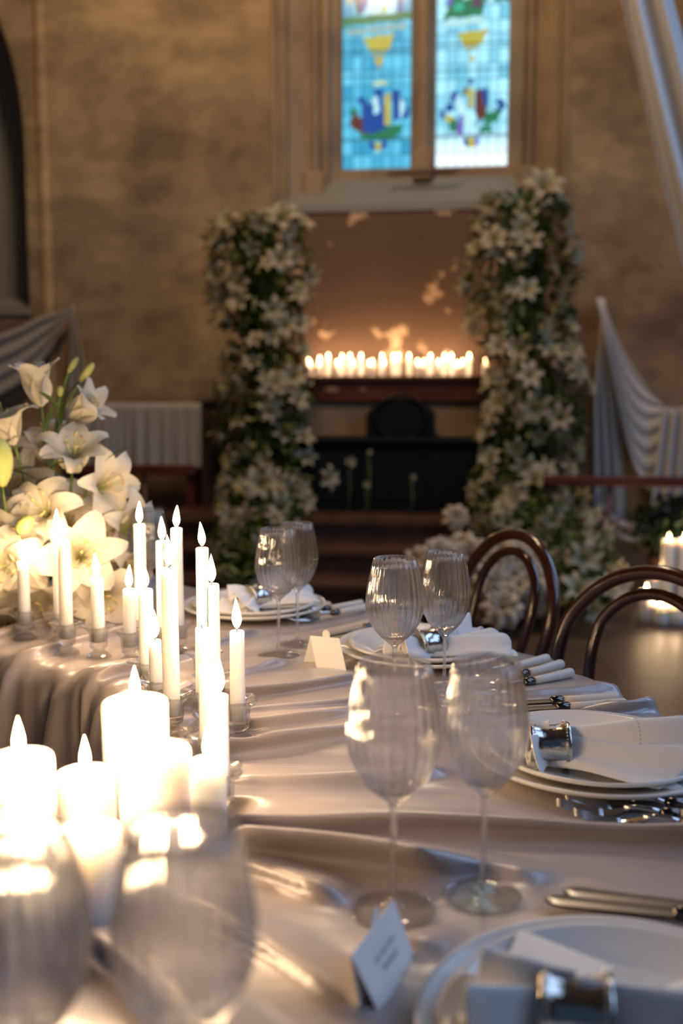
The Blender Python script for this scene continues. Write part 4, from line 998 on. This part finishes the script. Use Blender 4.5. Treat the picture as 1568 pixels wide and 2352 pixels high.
# ------------------------------------------------------------------ flower columns by the altar
def outline(tab, y):
    for (y0, a0, b0), (y1, a1, b1) in zip(tab, tab[1:]):
        if y0 <= y <= y1:
            t_ = (y-y0)/(y1-y0); return a0+(a1-a0)*t_, b0+(b1-b0)*t_
    return tab[-1][1:]
def column(tab, lab, seed, wd, extra, nl=70, nleaf=2600, green=.5):
    rn = random.Random(seed); random.seed(seed)
    e = inwall(empty('flower_column')); tag(e, lab, 'flowers', 'flower columns flanking the altar')
    y0, y1 = tab[0][0], tab[-1][0]
    def pick(b=.0, grow=0):
        while True:
            y = rn.uniform(y0, y1); a, c = outline(tab, y); 
            if rn.random() < (c-a)/260: break
        x = rn.uniform(a+4, c-4); s_ = (x-(a+c)/2)/((c-a)/2+1)
        bul = .22*math.sqrt(max(0, 1-s_*s_)); w_ = wd(y)+bul*rn.uniform(.55, 1)+b
        return wp(x, y, w_), s_, y
    m_ = MB(); cyv = []
    for y in [y0+(y1-y0)*i/22 for i in range(23)]:
        a, c = outline(tab, y); q = wp((a+c)/2, y, wd(y)); hw_ = (wp(c, y, wd(y)).x-wp(a, y, wd(y)).x)/2; cyv.append((q, hw_*(.62 if y < 1070 else .3)))
    m_.tube([q for q, h in cyv], [h*.7 if 0 < i < 22 else h*.3 for i, (q, h) in enumerate(cyv)], 14); m_.build('core', M['leaf'], e)
    m_ = MB()
    for i in range(nleaf):
        p, s_, y = pick(); pale = 1 if rn.random() < (.42 if y < 620 else .30) else 0
        leaf(m_, p, (s_+rn.uniform(-.8, .8), -rn.uniform(.1, 1), rn.uniform(-.7, .9)), rn.uniform(.05, .12), rn.uniform(.012, .024), pale, rn.uniform(0, .4), 3)
    tag(m_.build('foliage', [M['leaf'], M['leaf2']], e), kind='stuff')
    fl = []
    for i in range(nl):
        for tr_ in range(12):
            p, s_, y = pick(.05)
            if all((p-q).length > .14 for q in fl): break
        dens = 1
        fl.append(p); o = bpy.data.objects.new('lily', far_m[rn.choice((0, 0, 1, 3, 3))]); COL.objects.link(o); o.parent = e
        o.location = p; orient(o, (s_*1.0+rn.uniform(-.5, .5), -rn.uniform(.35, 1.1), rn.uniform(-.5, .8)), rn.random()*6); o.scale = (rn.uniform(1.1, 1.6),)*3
    for x, y, w_, ax, s_ in extra:
        o = bpy.data.objects.new('lily', far_m[3]); COL.objects.link(o); o.parent = e; o.location = wp(x, y, w_); orient(o, (ax[0], -ax[2], ax[1]), rn.random()); o.scale = (s_,)*3
    return e
LT = [(490, 605, 670), (515, 500, 690), (545, 478, 700), (620, 482, 718), (700, 490, 705), (760, 500, 690), (820, 520, 690), (900, 508, 705), (980, 500, 705), (1060, 520, 700), (1120, 520, 700), (1170, 505, 690), (1230, 500, 680), (1300, 500, 650), (1345, 520, 640)]
RT = [(440, 1125, 1290), (500, 1095, 1300), (560, 1090, 1318), (640, 1068, 1328), (700, 1075, 1318), (760, 1090, 1305), (830, 1120, 1322), (900, 1125, 1330), (980, 1110, 1335), (1060, 1090, 1335), (1150, 1085, 1330), (1220, 1130, 1370), (1280, 1230, 1410), (1350, 1265, 1415), (1392, 1270, 1380)]
column(LT, 'tall column of white lilies and greenery left of the altar', 21, lambda y: .62+max(0, y-1080)/270*1.35,
       [(648, 520, .78, (.1, .6, .8), 1.9), (640, 600, .85, (.3, .1, 1), 1.5), (600, 1115, 1.1, (.1, .2, 1), 1.9), (740, 1100, .95, (.9, .1, .5), 1.4), (505, 560, .8, (-.6, .3, .5), 1.2), (488, 830, .8, (-.7, .3, .6), .8), (625, 890, .85, (.2, .1, 1), 1.6)])
column(RT, 'tall column of white lilies and greenery right of the altar, spilling onto the floor', 33, lambda y: .62+max(0, y-1080)/300*1.45,
       [(1245, 445, .80, (.1, .5, .9), 2.0), (1215, 560, .88, (-.1, .2, 1), 1.5), (1225, 930, .88, (0, -.3, 1), 1.8), (1310, 860, .8, (.7, .2, .7), 1.4), (1330, 1280, 1.9, (.3, .1, 1), 1.6), (1250, 1090, 1.1, (.5, .7, .4), 1.0)], nl=80)

# loose blossoms in front of the altar and a mound of cream blossoms on the steps
def loose(x, y, w_, lab, s_=.9, ax=(0, .2, 1)):
    q = wp(x, y, w_); c_ = W2(q.x, q.y, q.z)
    return c_
def rose_mesh(seed, R=.055):
    rn = random.Random(seed); m_ = MB()
    for ringi, (n_, r_, tilt) in enumerate([(9, 1.0, .05), (8, .95, .45), (7, .82, .8), (6, .62, 1.05), (5, .42, 1.3)]):
        for k in range(n_):
            a0 = 2*PI*k/n_+ringi*.5+rn.uniform(-.15, .15)
            def fn(u, v, a0=a0, r_=r_, tilt=tilt, n_=n_):
                s_ = u*2-1; a = a0+s_*(1.7*PI/n_)*math.sin(PI*min(1, v*.8+.2)); rr = R*r_*(.15+.85*v)*math.cos(tilt*.6)+R*.08*v*v
                z = R*(.2+.8*v*math.sin(tilt)+.1*math.sin(9*a)*v)-R*.15*s_*s_*v
                return Vector((rr*math.cos(a), rr*math.sin(a), z))
            m_.grid(fn, 7, 6)
    return m_
roses = [mk(rose_mesh(k), 'blossom', [M['rose']]) for k in range(3)]
mound = inwall(empty('blossom_mound')); tag(mound, 'low mound of cream blossoms on the steps behind the farther chair', 'flowers')
rn = random.Random(5); random.seed(5); m_ = MB()
base_w = 1.95
def mp(x, y, w_): return wp(x, y, w_)
for i in range(38):
    x = rn.uniform(965, 1235); top = 1245+30*abs((x-1100)/130)**2; y = rn.uniform(top+12, 1405)
    w_ = 1.85+.25*rn.random()+(y-1250)/150*.22
    o = bpy.data.objects.new('blossom', roses[i % 3]); COL.objects.link(o); o.parent = mound; o.location = mp(x, y, w_)
    orient(o, (rn.uniform(-.7, .7), -1, rn.uniform(0, .9)), rn.random()*6); o.scale = (rn.uniform(1.5, 2.1),)*3
for i in range(300):
    x = rn.uniform(965, 1240); y = rn.uniform(1262, 1410)
    leaf(m_, mp(x, y, 1.75+.3*rn.random()), (rn.uniform(-1, 1), -rn.random(), rn.uniform(-.5, 1)), .10, .018, 0, .3, 3)
tag(m_.build('foliage', [M['leaf']], mound), kind='stuff')
q = wp(1100, 1330, 1.9)
m_ = MB(); m_.lathe([(.0001, -.28), (.30, -.28), (.36, -.15), (.30, 0), (.0001, .02)], 24, c=(q.x, q.y+.22, .285)); m_.build('moss_base', M['leaf'], mound)
o = new('cream_dahlia', [], [], M['rose']); 
bpy.data.objects.remove(o)
o = rose_mesh(9, .085).build('dahlia', M['rose']); c_ = wp(1046, 1190, 1.3); c2 = W2(c_.x, c_.y, c_.z); o.location = c2; orient(o, (-.1, -1, .3), 0)
st = MB(); q_ = Vector((0, 0, -.02)); st.tube([(0, 0, .01), (.0, .05, -.10)], .006, 6); st.build('stem', M['stem'], o)
tag(o, 'single round cream dahlia sticking up by the altar step, left of the right column', 'flower')
VI = [(800, 1068, 'pale lily bud cluster in the dark before the altar, upper left', .8), (838, 1118, 'small round pale flower low in the dark before the altar', .55), (945, 1100, 'faint small flower in the dark right of centre before the altar', .45), (846, 1042, 'tiny dim flower highest in the dark before the altar', .4)]
for x, y, lab, s_ in VI:
    c_ = wp(x, y, .80); wc = W2(c_.x, c_.y, c_.z); e = empty('flower_stem', (wc.x, wc.y, .452)); tag(e, lab, 'flower', None)
    o = bpy.data.objects.new('lily', far_m[2]); COL.objects.link(o); o.parent = e; o.location = (0, 0, wc.z-.452); orient(o, (.3, -1, .5), .3); o.scale = (s_,)*3
    m_ = MB(); m_.tube([(0, .0, 0), (.01, .01, (wc.z-.452)*.5), (0, 0, wc.z-.452)], .004, 6); m_.build('stem', M['stem'], e)

# ------------------------------------------------------------------ drapes
def surf(name, fn, nu, nv, m_, lab, catg='drape', th=.003, group=None):
    mb_ = MB(); mb_.grid(fn, nu, nv); o = mb_.build(name, m_); solidify(o, th); tag(o, lab, catg, group); return o
def lerp(a, b, t_): return a+(b-a)*t_
# big hanging drape, top right
def fn(u, v):
    yy = -250+v*1150; xl = 1428+(yy)*.215+max(0, yy)*.0001*yy*.3; xr = 1545+yy*.195+20*math.sin(yy*.004)
    x = lerp(xl, xr, u); 
    return D(x, yy, 5.2+.05*math.sin(u*2*PI*2.1+.5*math.sin(v*4))+.012*math.sin(u*21+v*2))
surf('hanging_drape', fn, 70, 50, M['sheer'], 'long pale drape falling from the ceiling at the upper right')
# right swag: pinned at the peak and gathered to the right
PK = wp(1386, 684, .06); PR = wp(1530, 934, .16)
def fn(u, v):                 # v: fold line from upper edge to lowest, u along from the peak
    x0, y0 = 1386, 684; x1, y1 = 1524+60*v, 934+10*v
    sag = 20+330*v**1.0
    x = lerp(x0-16*v, x1, u**(1-.25*v)); y = lerp(y0, y1, u**(.8))+sag*4*u*(1-u)*(.5+.7*(1-u))
    w_ = .10+.011*math.sin(v*2*PI*6.5+u*2)*min(1, u*5+.15)+.05*v
    return W2(*wp(x, y, w_))
surf('swagged_cloth', fn, 50, 110, M['sheer'], 'pale gauze swagged from a point on the wall right of the right flower column')
def fn(u, v):
    y = lerp(688, 1205, v); xl = 1383-18*smoothstep(0, .5, v)-4*v; xr = 1390+45*smoothstep(0, .9, v)
    return W2(*wp(lerp(xl, xr, u), y, .07+.03*math.sin(u*2*PI*3)*min(1, v*4)))
surf('wall_hanging', fn, 40, 40, M['sheer'], 'straight pale strip of gauze hanging from the same point as the right swag')
def fn(u, v):
    x = lerp(1520, 1640, u); y = lerp(936, 1200, v)+4*math.sin(u*9)
    return W2(*wp(x-30*v*(1-u), y, .20+.035*math.sin(u*2*PI*5+v)+.0*v))
surf('wall_hanging', fn, 60, 30, M['sheer'], 'pleated gauze hanging down at the right edge below the swag')
def fn(u, v):
    x = lerp(1372, 1520, u); y = 1130+ (70+25*v)*math.sin(PI*(u*.95))**.7+18*v
    return W2(*wp(x, y, .30+.02*math.sin(v*6)+.1*u))
surf('swagged_cloth', fn, 40, 12, M['sheer'], 'lowest loop of pale gauze below the right-hand rail')
# left swag
def fn(u, v):
    x = lerp(168, -60, u); y = lerp(700, 855+85*v-85*.5, u**.85)+ (40+60*v)*u*(1-u)*1.4+ (v-.5)*60*min(1, u*3)
    return W2(*wp(x, y, .12+.016*math.sin(v*2*PI*3.5)*min(1, u*5)))
surf('swagged_cloth', fn, 40, 50, M['gauze'], 'gauze swag rising from the left edge to a point above the lilies')
def fn(u, v):
    y = lerp(700, 1080, v); x = lerp(163-16*v, 172+34*smoothstep(0, .6, v), u)
    return W2(*wp(x, y, .09+.025*math.sin(u*2*PI*2.5)*min(1, v*4)))
surf('wall_hanging', fn, 30, 30, M['gauze'], 'narrow gauze fall behind the tallest lilies')
# cloth over the side table, left
def fn(u, v):
    x = lerp(150, 462, u)
    if v < .15: return W2(*wp(x, 926, .35+.30*v/.15))
    y = lerp(926, 1078, (v-.15)/.85); pl = .011*(math.sin(u*44+3*math.sin(u*9))+.7*math.sin(u*97+2*math.sin(u*17)))*(v-.10)*1.3
    return W2(*wp(x, y, .65+pl+.01))
surf('side_cloth', fn, 160, 24, M['gauze'], 'pleated gauze cloth draped over the side table left of the left flower column', 'cloth')
st = inwall(empty('side_table')); tag(st, 'dark wooden side table under the pleated gauze cloth at the left', 'table')
a_, b_ = wp(160, 930, .62), wp(446, 930, .62); zt = wp(300, 926, .64).z-.012
mb = MB(); mb.box((a_.x, -.62, zt-.04), (b_.x, -.36, zt-.006)); mb.build('tabletop', M['mahogany'], st, False)
for ux in (a_.x+.04, b_.x-.04):
    for vy in (-.58, -.40): mb = MB(); mb.box((ux-.03, vy-.03, 0), (ux+.03, vy+.03, zt-.04)); mb.build('leg', M['mahogany'], st, False)
a_, b_ = wp(462, 930, .5), wp(500, 930, .5); mb = MB(); mb.box((a_.x, -.55, 0), (b_.x, -.45, wp(480, 925, .5).z)); mb.box((a_.x-.02, -.57, wp(480, 925, .5).z), (b_.x+.02, -.43, wp(480, 920, .5).z))
tag(inwall(mb.build('wooden_post', mat('dark_oak', (.05, .03, .025), .5), smooth=False)), 'dark wooden post between the side table and the left flower column', 'post')

# communion rails with scrolled iron
def rail(x0, x1, y0, y1, w_, posts, lab):
    e = inwall(empty('altar_rail')); tag(e, lab, 'rail', None)
    a_, b_ = wp(x0, y0, w_), wp(x1, y1, w_)
    m_ = MB(); m_.box((a_.x, -w_-.04, b_.z), (b_.x, -w_+.04, a_.z)); bevel(m_.build('handrail', M['mahogany'], e, False), .012)
    for px in posts:
        u = wp(px, y0, w_).x; m_ = MB(); m_.tube([(u, -w_, 0), (u, -w_, b_.z+.005)], .016, 8); m_.build('post', M['iron'], e)
        for s_ in (-1, 1):
            m_ = MB(); cz = b_.z*.62
            m_.tube([(u+s_*(.11-.09*math.exp(-t_*.28)*math.cos(t_)), -w_, cz+.10*math.exp(-t_*.28)*math.sin(t_)) for t_ in [i*.35 for i in range(40)]], .006, 6); m_.build('scroll', M['iron'], e)
    return e
rail(180, 446, 1066, 1092, 1.2, [205, 330], 'red-brown altar rail on iron scroll posts at the left behind the candles')
rail(1248, 1760, 1092, 1120, 1.2, [1400, 1640], 'red-brown altar rail crossing in front of the right gauze')
# dark shrub at the right
rn = random.Random(12); random.seed(12); sb = inwall(empty('potted_shrub')); tag(sb, 'dark leafy plant on the floor at the right edge behind the tall candles', 'plant')
m_ = MB()
for i in range(700):
    a = rn.random()*2*PI; r_ = rn.random()**.5; x = 1545+95*r_*math.cos(a); y = 1205+62*r_*math.sin(a)
    leaf(m_, wp(x, y, .9+.25*rn.random()), (rn.uniform(-1, 1), -rn.random(), rn.uniform(-.4, 1)), rn.uniform(.06, .12), .014, 0, .3, 3)
tag(m_.build('foliage', mat('dark_leaf', (.012, .03, .012), .5), sb), kind='stuff')
c_ = wp(1545, 1200, 1.0); m_ = MB(); m_.lathe([(.0001, 0), (.11, 0), (.15, .22), (.14, .24), (.0001, .22)], 20, c=(c_.x, c_.y, 0)); m_.build('pot', M['iron'], sb)
m_ = MB(); m_.tube([(c_.x, c_.y, .2), (c_.x, c_.y, c_.z)], .02, 8); m_.build('stem', M['stem'], sb)

# ------------------------------------------------------------------ light
def area(name, loc, target, sx, sy, power, col):
    l = bpy.data.lights.new(name, 'AREA'); l.shape = 'RECTANGLE'; l.size = sx; l.size_y = sy; l.energy = power; l.color = col
    o = bpy.data.objects.new(name, l); COL.objects.link(o); o.location = loc
    o.rotation_euler = (Vector(target)-Vector(loc)).to_track_quat('-Z', 'Y').to_euler(); return o
pa_ = W2(UR-.05, -3.1, 3.4); area('daylight_window', pa_, (-1, 2.5, .8), 1.7, 3.8, 70, (.42, .62, 1))
pa_ = W2(UR-.05, -6.4, 3.4); area('daylight_window', pa_, (.0, 1.0, .7), 2.3, 3.8, 72, (.40, .60, 1))
area('added_fold_light', (.6, 4.6, 4.4), (.1, 1.0, .75), .5, .5, 26, (1, .76, .52))  # added lamp, no fixture here: warm light from behind to shade the cloth folds
area('ceiling_lantern', (-.4, 4.3, 6.0), (-.3, 7.4, 3.6), .8, .8, 135, (1, .66, .36))
wd_ = bpy.data.worlds.new('world'); scn.world = wd_; wd_.use_nodes = True
wd_.node_tree.nodes['Background'].inputs[0].default_value = (.25, .42, .75, 1); wd_.node_tree.nodes['Background'].inputs[1].default_value = .10
